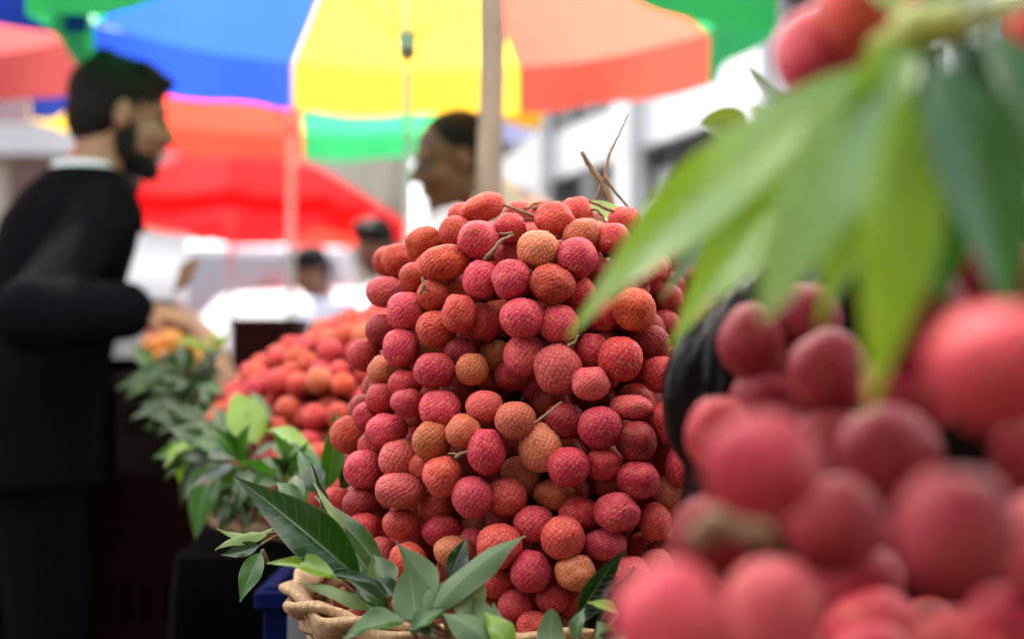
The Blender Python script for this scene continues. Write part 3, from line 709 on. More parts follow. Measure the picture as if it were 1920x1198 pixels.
# near bunch leaves
root = thing("lychee_branch", "blurred long green leaves fanning down over the near fruit", "leaves", at(1720, 40, .5))
NL = [(1700,75,.46,1065,632,.62,185,(-.25,-.9,.40),'bright',dict(sag=.045,fold=.18,wav=.02)),
      (1690,110,.45,1430,600,.44,185,(-.2,-.85,.45),(0.15,.29,.10),dict(sag=.10,fold=.15,blunt=1.5,wav=.02)),  # paler green stands in for the glossy sheen on this leaf
      (1690,140,.52,1255,655,.64,190,(-.25,-.85,.45),'bright',dict(sag=.05,fold=.22,wav=.02)),
      (1700,130,.43,1630,770,.42,190,(.1,-.9,.4),'bright',dict(sag=.06,fold=.30,wav=.02)),
      (1740,90,.44,1890,620,.42,250,(.2,-.85,.5),(0.018,.10,.008),dict(sag=.08,fold=.22,wav=.02)),
      (1830,60,.46,1990,520,.44,220,(.4,-.8,.45),(0.018,.10,.008),dict(sag=.1,wav=.02)),
      (1750,120,.50,1760,580,.47,230,(.1,-.9,.4),(0.018,.10,.008),dict(sag=.08,fold=.2,wav=.02)),
      (1690,130,.56,1240,560,.68,160,(-.3,-.85,.4),'mid',dict(sag=.06,fold=.2,wav=.02)),
      (1700,100,.50,1330,470,.55,150,(-.3,-.85,.4),'bright',dict(sag=.04,fold=.2,wav=.02)),
      (1720,60,.47,1900,-40,.46,150,(0,-.7,.7),'mid',{}), (1700,50,.46,1560,-60,.5,80,(0,-.8,.5),'lime',{}),
      (1705,90,.48,1535,610,.47,165,(-.1,-.9,.4),'bright',dict(sag=.07,fold=.3,wav=.02)), (1720,100,.49,1715,520,.48,170,(.05,-.9,.4),'mid',dict(sag=.06,fold=.3,wav=.02)), (1840,40,.45,1965,340,.43,160,(.3,-.85,.4),(0.018,.10,.008),dict(sag=.07,wav=.03)), (1760,60,.47,1940,330,.45,190,(.25,-.85,.4),'mid',dict(sag=.07,wav=.02)),
      (1715,55,.455,1570,340,.44,130,(-.1,-.9,.4),'bright',dict(sag=.08,wav=.03)), (1735,60,.455,1690,430,.44,130,(.05,-.9,.4),'mid',dict(sag=.06,wav=.03)), (1790,50,.46,1840,400,.44,140,(.15,-.9,.4),(0.018,.10,.008),dict(sag=.06,wav=.03)),
      (1690,110,.50,1480,560,.5,170,(-.2,-.85,.45),(0.035,.14,.01),dict(sag=.08,wav=.02))]
for i, lf in enumerate(NL):
    bx, by, bd, tx, ty, td, wpx, nrm, c, kw = lf
    leaf_mb(at(bx, by, bd), at(tx, ty, td), wpx * (bd + td) / 2 / F, nrm, seed=i * 1.3, **kw).build("leaf", M['leaf'], root, color=GREEN[c] if isinstance(c, str) else c)
mb = MB(); mb.ring_tube([at(1640,90,.48), at(1720,55,.46), at(1790,50,.46), at(1870,20,.47), at(1960,-40,.5)], [.004, .007, .006, .005, .005], 10)
mb.ell(at(1720, 60, .455), .009); mb.ell(at(1775, 45, .45), .0075)
M['stem'] = simple("green_stem", (0.30, 0.33, 0.04), 0.5, 0.3, 60)
mb.build("stem", M['stem'], root)
mb = MB(); mb.ring_tube([at(1300,1010,.50), at(1370,985,.49), at(1430,1000,.48), at(1500,1080,.5)], [.004, .0055, .005, .004], 10); mb.ell(at(1360, 985, .49), (.011, .006, .006))
mb.build("stalk", M['twig'], root)
sprig("small leaf spray with a round bud above the long blurred leaves", [(1480,250,.80,1395,120,.82,58,(.5,-.7,.3),(0.05,.11,.02),dict(sag=.05)), (1400,245,.8,1315,232,.8,76,(0,-.95,.2),(0.12,.2,.035),dict(blunt=1.9,stalk=.02)), (1440,240,.8,1400,200,.82,40,(0,-.8,.5),'pale')])

# ------------------------------------------------------------------ twigs
def twig(label, chains):
    mb = MB()
    for pts, rads in chains:
        P = [at(*p) for p in pts]; fine = []; fr = []
        for i in range(len(P) - 1):
            for k in range(6):
                t = k / 6; w = Vector([noise.noise(Vector((i * 3.1 + k, j * 7.7, pts[0][0] * .1))) for j in range(3)])
                fine.append(P[i].lerp(P[i + 1], t) + w * (0.0009 if (i or k) else 0)); fr.append((rads[i] * (1 - t) + rads[i + 1] * t) * (1 + .25 * (random.random() - .4)))
        fine.append(P[-1]); fr.append(rads[-1]); mb.ring_tube(fine, fr, 8)
    return tag(mb.build("twig", M['twig']), label, "twig")
twig("forked bare twig standing upright on the crest of the tall pile", [
 ([(1090,285,1.23),(1110,318,1.23),(1130,345,1.225),(1145,375,1.22),(1158,420,1.21)], [.0016,.0024,.0027,.0024,.002]),
 ([(1178,213,1.25),(1160,255,1.24),(1142,290,1.235),(1133,335,1.228)], [.0004,.0009,.0013,.0016]), ([(1133,330,1.225),(1158,365,1.22),(1190,405,1.215)], [.0016,.0012,.0009]),
 ([(1132,335,1.225),(1120,365,1.222),(1108,395,1.22)], [.0014,.001,.001]), ([(1130,340,1.228),(1133,385,1.222)], [.001,.001])])
twig("thin dark twig lying along the pale lime leaf", [([(1088,370,1.19),(1130,388,1.185),(1190,415,1.18),(1200,430,1.18)], [.0012,.0015,.0013,.0012])])
twig("knobbly twig bridging the topmost coral lychee and its neighbour", [([(945,384,1.185),(975,395,1.18),(1008,408,1.175)], [.0011,.0013,.0014]), ([(985,392,1.18),(1000,382,1.19),(1055,378,1.2)], [.0016,.001,.0007]), ([(1000,392,1.18),(1006,388,1.18)], [.0024,.0018]), ([(975,410,1.18),(1008,412,1.178)], [.0009,.0009])])
twig("brown twig stub rising beside the round pink lychee near the crest", [([(908,488,1.10),(925,468,1.10),(940,452,1.105),(963,440,1.11)], [.0018,.0014,.0014,.0011]), ([(936,440,1.11),(962,437,1.11)], [.0011,.0009])])
twig("fine curled twig beside the pale lime leaf", [([(1088,405,1.17),(1108,410,1.17),(1128,416,1.168),(1130,405,1.17),(1120,395,1.172),(1105,393,1.175),(1094,398,1.178)], [.001,.0013,.0014,.0012,.0011,.0011,.0009]), ([(1075,412,1.165),(1110,418,1.165)], [.001,.0012])])
twig("short twig leaning on the pale peach lychee in the middle", [([(1003,794,1.03),(1025,776,1.03),(1052,754,1.04)], [.0014,.001,.0008])])
twig("tiny greenish stalk above the crimson fruit halfway down", [([(855,858,1.04),(865,850,1.035),(878,846,1.035)], [.0016,.0012,.0008]), ([(840,850,1.045),(862,851,1.04)], [.0006,.0008])])
twig("olive stalk hanging between fruits on the open edge", [([(792,520,1.135),(795,535,1.13),(788,552,1.13)], [.0012,.0014,.001]), ([(795,535,1.13),(800,545,1.13)], [.001,.0008])])
twig("thin stalk poking from under the drooping leaf tip", [([(1065,648,1.04),(1078,642,1.035),(1084,628,1.035)], [.0012,.0012,.0007])])

# ------------------------------------------------------------------ baskets
def basket(label, c, rt, rb, zt, zb, seed=0):
    root = thing("cane_basket", label, "basket", Vector((c.x, c.y, zb)))
    wallm = MB(); ns = 44; N = 132
    for j in range(3):                                    # weavers
        z = zb + (zt - zb) * (j + 0.5) / 3.4; rad = rb + (rt - rb) * (j + 0.5) / 3.4
        prof_ = []
        for i in range(N + 1):
            a = 2 * PI * i / N; off = 0.0045 * math.cos(a * ns / 2 + PI * j)
            prof_.append((a, rad + off))
        b0 = len(wallm.v); hw = (zt - zb) / 3.4 * 0.44
        for a, r_ in prof_:
            for dz, dr in ((-hw, 0), (-hw * .6, .0018), (hw * .6, .0018), (hw, 0), (hw * .6, -.0012), (-hw * .6, -.0012)):
                wallm.v.append(Vector((c.x + (r_ + dr) * math.cos(a), c.y + (r_ + dr) * math.sin(a), z + dz)))
        for i in range(N):
            for k in range(6):
                p = b0 + i * 6 + k; q = b0 + i * 6 + (k + 1) % 6; wallm.f.append((p, q, q + 6, p + 6))
    st = wallm
    for i in range(ns):
        a = 2 * PI * i / ns
        st.ring_tube([(c.x + rb * math.cos(a), c.y + rb * math.sin(a), zb), (c.x + rt * math.cos(a), c.y + rt * math.sin(a), zt)], .0035, 6)
    st.build("woven_wall", M['cane'], root)
    rim = MB(); n2 = 180
    for s in range(2):                                    # two broad flat canes wound over each other
        b0 = len(rim.v); nk = 10
        for i in range(n2):
            a = 2 * PI * i / n2; ph = a * 9 + PI * s + .5 * math.sin(a * 3 + seed)
            cr, cz = rt + .005 * math.cos(ph), zt + .007 * math.sin(ph)
            hw, ht = .0125 + .002 * math.sin(a * 7 + s), .0050 + .0008 * math.sin(a * 31)
            tl = .9 + .5 * math.sin(ph + .6)
            for k in range(nk):
                q = 2 * PI * k / nk; ex, ez = ht * math.cos(q), hw * math.sin(q)
                dr, dz = ex * math.cos(tl) + ez * math.sin(tl), -ex * math.sin(tl) + ez * math.cos(tl)
                rim.v.append(Vector((c.x + (cr + dr) * math.cos(a), c.y + (cr + dr) * math.sin(a), cz + dz)))
        for i in range(n2):
            for k in range(nk):
                p = b0 + i * nk + k; p1 = b0 + i * nk + (k + 1) % nk; q = b0 + ((i + 1) % n2) * nk + k; q1 = b0 + ((i + 1) % n2) * nk + (k + 1) % nk
                rim.f.append((p, p1, q1, q))
    rim.build("rim", M['cane'], root)
    fl = MB(); fl.loft([((c.x, c.y, zb - .006), rb + .003, rb + .003), ((c.x, c.y, zb + .006), rb + .003, rb + .003)], Vector((1, 0, 0)), Vector((0, 1, 0)), 48)
    fl.build("base", M['cane'], root)
    return root
basket("shallow cane basket with rolled rim under the tall pile of lychees", PC, 0.230, 0.20, 0.985, 0.925)
basket("wider cane basket half buried in leaves under the low heap", LC, 0.40, 0.37, 1.01, 0.95, 3)

# ------------------------------------------------------------------ crates, tables, bag
def crate(label, x0, x1, y0, y1, z0, z1, col, printed=None, group=None):
    root = thing("plastic_crate", label, "crate", Vector(((x0 + x1) / 2, (y0 + y1) / 2, z0)), group)
    m = MB(); t = 0.012; cell = 6
    m.box((x0, y0, z0), (x1, y1, z0 + t)); h = z1 - z0
    for (a0, a1, b0, b1) in ((x0, x1, y0, y0 + t), (x0, x1, y1 - t, y1), (x0, x0 + t, y0 + t, y1 - t), (x1 - t, x1, y0 + t, y1 - t)):
        m.box((a0, b0, z0 + t), (a1, b1, z0 + h * .38), .002); m.box((a0, b0, z0 + h * .62), (a1, b1, z1), .002)
        lx, ly = a1 - a0, b1 - b0
        for k in range(cell + 1):                         # uprights between the hand holes
            f0 = k / cell
            if lx > ly: cx = a0 + (lx - .03) * f0; m.box((cx, b0 + .001, z0 + h * .38), (cx + .03, b1 - .001, z0 + h * .62))
            else: cy = b0 + (ly - .03) * f0; m.box((a0 + .001, cy, z0 + h * .38), (a1 - .001, cy + .03, z0 + h * .62))
    m.build("crate_body", M['plastic'], root, False, color=col)
    r = MB(); e = .008
    r.box((x0 - e, y0 - e, z1 - .022), (x1 + e, y0 - .0005, z1 - .004), .002).box((x0 - e, y1 + .0005, z1 - .022), (x1 + e, y1 + e, z1 - .004), .002)
    r.box((x0 - e, y0, z1 - .022), (x0 - .0005, y1, z1 - .004), .002).box((x1 + .0005, y0, z1 - .022), (x1 + e, y1, z1 - .004), .002)
    r.build("rim", M['plastic'], root, False, color=tuple(v * 1.3 for v in col))
    if printed:
        lx0, lx1, lz0, lz1 = printed
        MB().box((lx0, y0 - .0125, lz0), (lx1, y0 - .0095, lz1), .0008).build("printed_label", M['label'], root, False, color=(.16, .17, .20))
        cx, cz = (lx0 + lx1) / 2, lz0 + (lz1 - lz0) * .42
        MB().ell((cx, y0 - .0128, cz), ((lx1 - lx0) * .36, .0015, (lz1 - lz0) * .30)).build("red_emblem", M['label'], root, color=(.25, .015, .01))
    return root
BLUE = (0.002, 0.006, 0.05)
crate("dark blue plastic crate holding up the cane basket of the tall pile", -.20, .30, 1.03, 1.36, .62, .917, BLUE, None)
crate("blue crate with a white and red printed label behind the basket", -.245, .16, 1.405, 1.66, .64, .962, BLUE, (-.219, -.187, .80, .935))
DRED = (0.008, 0.0015, 0.001)
def table(label, x0, x1, y0, y1, z, mat='skirt', zl=0.0):
    root = thing("market_table", label, "table", Vector(((x0 + x1) / 2, (y0 + y1) / 2, 0)))
    MB().box((x0, y0, z - .03), (x1, y1, z), .006).build("tabletop", M['post'], root, False)
    sk = MB(); n = 60; per = []
    cs = [(x0, y0), (x1, y0), (x1, y1), (x0, y1), (x0, y0)]; w = .012
    for (ax, ay), (bx, by) in zip(cs, cs[1:]):
        L = math.hypot(bx - ax, by - ay); k = max(6, int(L / .03)); nx, ny = (by - ay) / L, -(bx - ax) / L
        for i in range(k): per.append((ax + (bx - ax) * i / k, ay + (by - ay) * i / k, nx, ny, i))
    rows = ((z + .003, .000, 0), (z + .003, .012, 0), (z - .05, .016, .3), (z * .5, .03, 1), (zl + .01, .045, 1.4))
    for rz, off, amp in rows:
        for (px_, py_, nx, ny, i) in per:
            d = off + w * amp * math.sin(i * 1.3 + px_ * 9)
            sk.v.append(Vector((px_ + nx * d, py_ + ny * d, rz)))
    m_ = len(per)
    for r_ in range(len(rows) - 1):
        for i in range(m_):
            a = r_ * m_ + i; b = r_ * m_ + (i + 1) % m_; sk.f.append((a, a + m_, b + m_, b))
    sk.f.append(tuple(range(m_)))
    sk.build("cloth_skirt", M[mat], root)
    for (lx, ly) in ((x0 + .04, y0 + .04), (x1 - .04, y0 + .04), (x0 + .04, y1 - .04), (x1 - .04, y1 - .04)):
        MB().box((lx - .02, ly - .02, 0), (lx + .02, ly + .02, z - .03), .003).build("leg", M['post'], root, False)
    return root
table("black cloth covered stall table under the low heap of lychees", -.40, 1.0, 1.72, 2.75, .94)
table("dark draped table under the blue crates", -.32, .75, .90, 1.69, .615)
table("dark stall table behind the suited man with orange fruit on it", -2.9, -.55, 4.3, 5.0, 1.02)
crate("dark red crate on the ground at the aisle end beside the man's legs", -1.95, -1.40, 3.75, 4.15, 0, .38, (.10, .03, .02))
crate("maroon crate standing on the stall table behind the low heap", -.86, -.66, 4.36, 4.62, 1.024, 1.28, (.03, .006, .006))
crate("bottom dark crate of the stack beside the suited man", -1.06, -.74, 3.42, 3.70, 0, .385, DRED, None, "stacked dark crates")
crate("middle dark crate of the stack beside the suited man", -1.06, -.74, 3.42, 3.70, .386, .775, DRED, None, "stacked dark crates")
crate("topmost dark crate of the stack beside the suited man", -1.06, -.74, 3.42, 3.70, .776, 1.165, DRED, None, "stacked dark crates")
# orange fruit
for i, (x, y, w) in enumerate([(290,648,50),(320,640,52),(345,655,50),(300,668,46),(332,668,44),(275,662,44),(365,672,40)]):
    d = 2.78 + .02 * (i % 3); r_ = w / 2 * d / F
    o = MB().ell(at(x, y, d), (r_, r_, r_ * .92), None, 20, 14).build("orange_fruit", M['fruit'], color=((.42, .12, .008), (.46, .16, .01))[i % 2])
    tag(o, ["orange fruit heaped beyond the leaves", "topmost orange fruit of the small heap beside the suit sleeve", "orange fruit under the reaching forearm", "lower orange fruit against the leaf tips", "orange fruit low in the heap nearest the lychees", "orange fruit closest to the suited man", "smallest orange fruit by the lime leaves"][i], "orange", "orange fruit heaped behind the leaves")
crate("small brown tray carrying the orange fruit behind the leaves", -.76, -.60, 2.74, 2.96, .95, 1.145, (.004, .002, .0015))

# black bag between tall pile and near bunch
mb = MB(); v, f = ico(5)
bc = at(1425, 805, .84)
for x in v:
    p = Vector(x); k = 1 + .16 * noise.noise(p * 1.7 + Vector((4, 1, 2))) + .10 * (.5 - abs(noise.noise(Vector((p.x * 5, p.y * 5, p.z * 1.6))))) + .035 * noise.noise(p * 9)
    k -= .11 * math.exp(-((p.z + .28) / .13) ** 2)        # waist where it is tied in
    mb.v.append(bc + Vector((p.x * .052 * k, p.y * .045 * k, p.z * .098 * k)))
mb.f = f
tag(mb.build("plastic_bag", M['bag']), "shiny crumpled black plastic bag wedged against the tall pile", "plastic bag")
crate("black crate carrying the near bunch of lychees close to the lens", .075, .42, .33, .70, .60, .90, (.012, .01, .01))
table("low black draped stand under the near crate", .05, .50, .30, .74, .598)

mb = MB(); bc = at(1750, 800, .98)  # dark backdrop added so gaps in the near bunch read as shade
for x in v:
    p = Vector(x); k = 1 + .14 * noise.noise(p * 1.9 + Vector((7, 3, 5))) + .05 * noise.noise(p * 6)
    mb.v.append(bc + Vector((p.x * .11 * k, p.y * .07 * k, p.z * .20 * k)))
mb.f = f
tag(mb.build("shade_backdrop", M['bag']), "added black backdrop standing in for shade behind the near bunch", "plastic bag")

# ------------------------------------------------------------------ posts and parasols
mb = MB(); n = 40
px_, py_ = (920 - 960) / F * 2.7, 2.7
mb.ring_tube([(px_ + .003 * math.sin(i * .9), py_ + .003 * math.cos(i * .7), 3.1 * i / n) for i in range(n + 1)], [.0245 + .0012 * math.sin(i * 1.7) for i in range(n + 1)], 20)
tag(mb.build("wooden_post", M['post']), "thick weathered wooden post standing in front of the seller with cropped hair", "post")
FC = {'blue': (0.025, 0.08, 0.62), 'yellow': (0.92, 0.58, 0.05), 'orange': (0.86, 0.125, 0.085), 'green': (0.04, 0.46, 0.15), 'red': (0.78, 0.015, 0.018), 'rose': (.42, .075, .07), 'cream': (.87, .84, .80), 'white': (.75, .75, .8), 'lilac': (.42, .47, .80), 'salmon': (.86, .05, .03)}
def parasol(label, cx, cy, rz, az, Rd, rot, cols, vl=.12, pr=.013, group="coloured market parasols"):
    root = thing("market_parasol", label, "parasol", Vector((cx, cy, 0)), group); n = len(cols)
    MB().ring_tube([(cx, cy, 0), (cx, cy, az * .5), (cx, cy, az + .03)], pr, 14).build("pole", M['metal'], root)
    MB().loft([((cx, cy, 0), .2, .2), ((cx, cy, .05), .19, .19), ((cx, cy, .07), .06, .06)], Vector((1, 0, 0)), Vector((0, 1, 0)), 28).build("base", M['post'], root)
    MB().ell((cx, cy, az + .04), (.02, .02, .035)).build("finial", M['metal'], root)
    hub = rz - .12
    MB().loft([((cx, cy, hub - .03), .024, .024), ((cx, cy, hub + .03), .024, .024)], Vector((1, 0, 0)), Vector((0, 1, 0)), 18).build("hub", M['metal'], root)
    def P(a, t, sg=0.0):
        rr = Rd * t; zz = az - (az - rz) * (t ** 1.15) - sg * .05 * Rd * math.sin(PI * min(t, 1)) ; return Vector((cx + rr * math.cos(a), cy + rr * math.sin(a), zz))
    NA, NT = 8, 8
    for k in range(n):
        a0 = R(rot) + 2 * PI * k / n; a1 = a0 + 2 * PI / n
        m = MB()
        for i in range(NT + 1):
            t = max(.02, i / NT)
            e0, e1 = P(a0, t), P(a1, t)
            for j in range(NA + 1):
                s = j / NA; p = e0.lerp(e1, s); bow = 4 * s * (1 - s); p.z -= bow * .030 * t * Rd; p += (Vector((cx, cy, p.z)) - p) * (.05 * bow * t)
                m.v.append(p)
        for i in range(NT):
            for j in range(NA):
                q = i * (NA + 1) + j; m.f.append((q, q + 1, q + NA + 2, q + NA + 1))
        c = FC[cols[k]]
        pn = m.build("canopy_panel", M['fabric'], root, color=c)
        vm = MB()
        for i in range(4):
            for j in range(NA + 1):
                p = m.v[NT * (NA + 1) + j].copy(); s = j / NA
                out = Vector((p.x - cx, p.y - cy, 0)).normalized()
                p.z -= vl * i / 3 * (1 + .05 * math.sin(s * 9 + k)); p += out * (.004 + .010 * math.sin(s * PI * 3 + k) * i / 3); vm.v.append(p)
        for i in range(3):
            for j in range(NA):
                q = i * (NA + 1) + j; vm.f.append((q, q + 1, q + NA + 2, q + NA + 1))
        vm.build("valance", M['fabric'], pn, color=c)
        rm = MB(); rm.ring_tube([P(a0, .03) - Vector((0, 0, .012)), P(a0, .5) - Vector((0, 0, .008)), P(a0, 1.0) - Vector((0, 0, .005))], .0035, 6)
        rm.build("rib", M['metal'], root)
        sm = MB(); sm.ring_tube([Vector((cx, cy, hub)), P(a0, .5) - Vector((0, 0, .012))], .003, 6); sm.build("strut", M['metal'], root)
    return root
# main one: far rim corners at 25 70 115 160 deg
parasol("largest parasol with blue, yellow, orange and green panels over the stall", -.262, 3.55, 2.065, 2.58, .91, 27, ['orange', 'yellow', 'blue', 'green', 'green', 'white', 'green', 'green'], .14, .009)
parasol("parasol with red and green panels behind the suited man's face", -.887, 5.7, 2.2, 2.72, 1.02, 96 - 90, ['lilac', 'green', 'salmon', 'yellow', 'blue', 'green', 'red', 'yellow'], .12, .014)
parasol("parasol with a faded rose panel above the suited man's back", -1.93, 3.56, 2.1, 2.6, .92, 35, ['rose', 'salmon', 'blue', 'yellow', 'rose', 'green', 'blue', 'green'], .15, .013)
parasol("all-red parasol farther down the street", -1.78, 9.0, 2.10, 2.52, .84, 10, ['red'] * 8, .12, .016)
parasol("second all-red parasol, smaller looking, beside the first", -1.75, 11.8, 2.2, 2.72, .95, 20, ['red', 'salmon'] * 4, .12, .016)

aw = thing("shade_awning", "unseen cream awning added to shade the lychee stall and soften sun", "awning", Vector((-.1, 1.6, 0)))  # out of view; added to keep sun off the pile and diffuse it
m = MB(); NX, NY = 24, 24
for i in range(NY + 1):
    for j in range(NX + 1):
        u, w = j / NX, i / NY
        m.v.append(Vector((-1.65 + 3.1 * u, .665 + 2.485 * w, 1.90 + .21 * w - .05 * math.sin(PI * u) * math.sin(PI * w) + .006 * math.sin(u * 19 + w * 7))))
m.f = [(i * (NX + 1) + j, i * (NX + 1) + j + 1, (i + 1) * (NX + 1) + j + 1, (i + 1) * (NX + 1) + j) for i in range(NY) for j in range(NX)]
m.build("cloth", M['awning'], aw, color=FC['cream'])
for ax_, ay_ in ((-1.65, .665), (1.45, .665), (-1.65, 3.15), (1.45, 3.15)): MB().ring_tube([(ax_, ay_, 0), (ax_, ay_, 1.95 if ay_ < 1 else 2.16)], .018, 12).build("shade_pole", M['post'], aw)

# ------------------------------------------------------------------ people
def frame(fwd):
    f_ = Vector((fwd.x, fwd.y, fwd.z)).normalized(); s_ = Vector((0, 0, 1)).cross(f_).normalized(); u_ = f_.cross(s_)
    return f_, s_, u_
def hand(mb, wrist, d, palm_n, r=1.0, curl=.6):
    d = Vector(d).normalized(); pn = Vector(palm_n); pn = (pn - d * pn.dot(d)).normalized(); s_ = d.cross(pn)
    c = Vector(wrist) + d * .045
    mb.ell(c, (.05, .041, .016), (d, s_, pn), 16, 10); mb.cap(Vector(wrist) - d * .01, c, .024, .022, 10)
    for k, (off, L) in enumerate(((-.030, .066), (-.010, .077), (.011, .072), (.030, .055))):
        b = Vector(wrist) + d * .085 + s_ * off; d1 = (d * math.cos(curl * .5) + pn * math.sin(curl * .5)).normalized(); d2 = (d * math.cos(curl * 1.3) + pn * math.sin(curl * 1.3)).normalized()
        m1 = b + d1 * L * .5; e = m1 + d2 * L * .5
        mb.cap(b - d * .01, m1, .0095, .0088, 8); mb.cap(m1, e, .0088, .0072, 8)
    b = Vector(wrist) + d * .03 - s_ * .036; m1 = b + (d * .6 - s_ * .6 + pn * .5).normalized() * .035; e = m1 + (d * .9 + pn * .5).normalized() * .028
    mb.cap(b, m1, .0125, .0105, 8); mb.cap(m1, e, .0105, .0085, 8)
def ragged(o, amp=.0045):
    for vt in o.data.vertices:
        c = vt.co; vt.co = c + Vector((noise.noise(c * 90), noise.noise(c * 90 + Vector((5, 0, 0))), noise.noise(c * 60 + Vector((0, 9, 0))))) * amp
    return o
def person(label, x, y, height, heading, lean=0, head_dir=None, skin=(.3, .15, .1), top=(.6, .6, .65), trousers=(.03, .03, .04), jacket=False, beard=False, receding=False, arms=None, voxel=.006, long_sleeves=True, near=False, group=None):
    s = height / 1.75; h = R(heading); Fv = Vector((math.cos(h), math.sin(h), 0)); Lv = Vector((-math.sin(h), math.cos(h), 0)); Z = Vector((0, 0, 1))
    B = Vector((x, y, 0)); ln = R(lean)
    def J(f_, l_, z_):
        z_ *= s
        if z_ > .95 * s:
            dz = z_ - .95 * s; return B + Fv * (f_ * s + math.sin(ln) * dz) + Lv * (l_ * s) + Z * (.95 * s + math.cos(ln) * dz)
        return B + Fv * f_ * s + Lv * l_ * s + Z * z_
    hip = J(0, 0, .95); chest = J(0, 0, 1.28); neck = J(-.01, 0, 1.47); hc = J(.035, 0, 1.61) if not receding else J(.13, 0, 1.575)
    hd = Vector(head_dir) if head_dir is not None else Fv
    f_, s_, u_ = frame(hd); H = lambda a, b, c: hc + f_ * a * s + s_ * b * s + u_ * c * s
    ax = (f_, s_, u_)
    E = lambda m, c, r: m.ell(H(*c), tuple(q * s for q in r), ax, 22, 14)
    m = MB()
    E(m, (-.008, 0, .03), (.098, .076, .093)); E(m, (.03, 0, -.025), (.066, .062, .088)); E(m, (.035, 0, -.075), (.054, .049, .04)); E(m, (.074, 0, -.098), (.022, .024, .018))
    m.cap(H(.090, 0, .02), H(.114, 0, -.024), .009 * s, .0145 * s, 10); E(m, (.10, .013, -.028), (.012, .009, .009)); E(m, (.10, -.013, -.028), (.012, .009, .009))
    for q in (1, -1):
        E(m, (.080, q * .03, .03), (.016, .027, .010)); E(m, (-.006, q * .078, -.005), (.019, .010, .033)); E(m, (.062, q * .04, -.028), (.03, .025, .03))
    E(m, (.092, 0, -.056), (.013, .025, .008)); E(m, (.089, 0, -.068), (.012, .022, .008))
    m.cap(H(-.02, 0, -.06), neck - Z * .03, .056 * s, .062 * s, 16)
    # torso and legs (continuous under the clothes)
    m.loft([(J(0, 0, .84), .15 * s, .10 * s), (hip, .155 * s, .105 * s), (J(0, 0, 1.1), .135 * s, .095 * s), (chest, .165 * s, .11 * s), (J(-.01, 0, 1.42), .14 * s, .085 * s), (J(-.01, 0, 1.47), .07 * s, .06 * s)], Lv, Fv, 24)
    for q in (1, -1):
        m.cap(J(0, q * .085, .9), J(.02, q * .09, .50), .082 * s, .055 * s); m.cap(J(.02, q * .09, .50), J(0, q * .09, .09), .052 * s, .036 * s)
        m.cap(J(-.03, q * .09, .045), J(.14, q * .10, .035), .036 * s, .03 * s)
    A = {}
    for q, nm in ((1, 'L'), (-1, 'R')):
        sh = J(-.01, q * (.172 if jacket else .185), 1.385 if jacket else (1.43 if receding else 1.41))
        if arms and nm in arms: el, wr, hdn, pn = arms[nm]
        else: el, wr, hdn, pn = J(-.02, q * .235, 1.13), J(.06, q * .23, .87), Vector((0.1, 0, -1)), Lv * (-q)
        A[nm] = (sh, Vector(el), Vector(wr))
        m.cap(sh, el, .052 * s, .041 * s); m.cap(el, wr, .040 * s, .027 * s)
        hand(m, wr, hdn, pn)
    body = fused(m, "person", M['skin'], None, voxel, 3, skin, (x, y, 0))
    tag(body, label, "person", group)
    # hair
    g = MB(); fr_ = -.010 if receding else 0
    E(g, (-.018 + fr_, 0, .048), (.106 + fr_ * .3, .083, .087)); E(g, (-.055, 0, .0), (.064, .076, .08))
    for q in (1, -1): E(g, (-.028, q * .058, .015), (.045, .023, .045))
    if not receding:
        E(g, (.045, 0, .088), (.05, .06, .033))
        for q in range(14): E(g, (random.uniform(-.07, .075), random.uniform(-.05, .05), random.uniform(.09, .122)), (.03, .022, .02))
    ragged(fused(g, "hair", M['hair'], body, max(.005, voxel), 2))
    if beard:
        g = MB(); E(g, (.040, 0, -.086), (.056, .054, .038)); E(g, (.076, 0, -.102), (.027, .032, .025)); E(g, (.103, 0, -.043), (.010, .026, .006))
        for q in (1, -1): E(g, (.012, q * .056, -.05), (.026, .014, .05))
        ragged(fused(g, "beard", M['hair'], body, .005, 2))
    if near:
        for q in (1, -1):
            MB().ell(H(.083, q * .031, .008), .0125 * s, None, 14, 10).build("eye", M['eye'], body)
    # top
    g = MB(); k = .034 if jacket else .012
    lowz = .80 if jacket else .90
    secs = [(J(0, 0, lowz), .175 + k, .125 + k), (J(0, 0, 1.0), .165 + k, .115 + k), (J(0, 0, 1.12), .155 + k, .108 + k), (chest, .180 + k, .118 + k), (J(-.01, 0, 1.38), .175 + k, .10 + k), (J(-.012, 0, 1.445), .10 + k, .075 + k), (J(-.015, 0, 1.487 if jacket else 1.475), .075 if jacket else .074, .070 if jacket else .067)]
    g.loft([(c, a * s, b * s) for c, a, b in secs], Lv, Fv, 28)
    for nm, (sh, el, wr) in A.items():
        g.cap(sh, el, (.060 if jacket else .070) * s, (.062 if jacket else .058) * s)
        if long_sleeves: g.cap(el, el.lerp(wr, .92), (.051 + k * .6) * s, (.036 + k * .6) * s)
        else: pass
    fused(g, "jacket" if jacket else "shirt", M['suit'] if jacket else M['cloth'], body, max(.006, voxel), 5, top)
    if jacket:
        g = MB(); g.loft([(J(-.012, 0, 1.46), .075 * s, .071 * s), (J(-.016, 0, 1.485), .068 * s, .068 * s), (J(-.02, 0, 1.499), .063 * s, .064 * s)], Lv, Fv, 28); g.build("shirt_collar", M['shirt'], body)
    g = MB(); g.loft([(J(0, 0, .80), .175 * s, .125 * s), (J(0, 0, .99), .16 * s, .115 * s)], Lv, Fv, 28)
    for q in (1, -1): g.cap(J(0, q * .088, .86), J(.02, q * .095, .50), .098 * s, .078 * s); g.cap(J(.02, q * .095, .50), J(0, q * .095, .12), .076 * s, .062 * s)
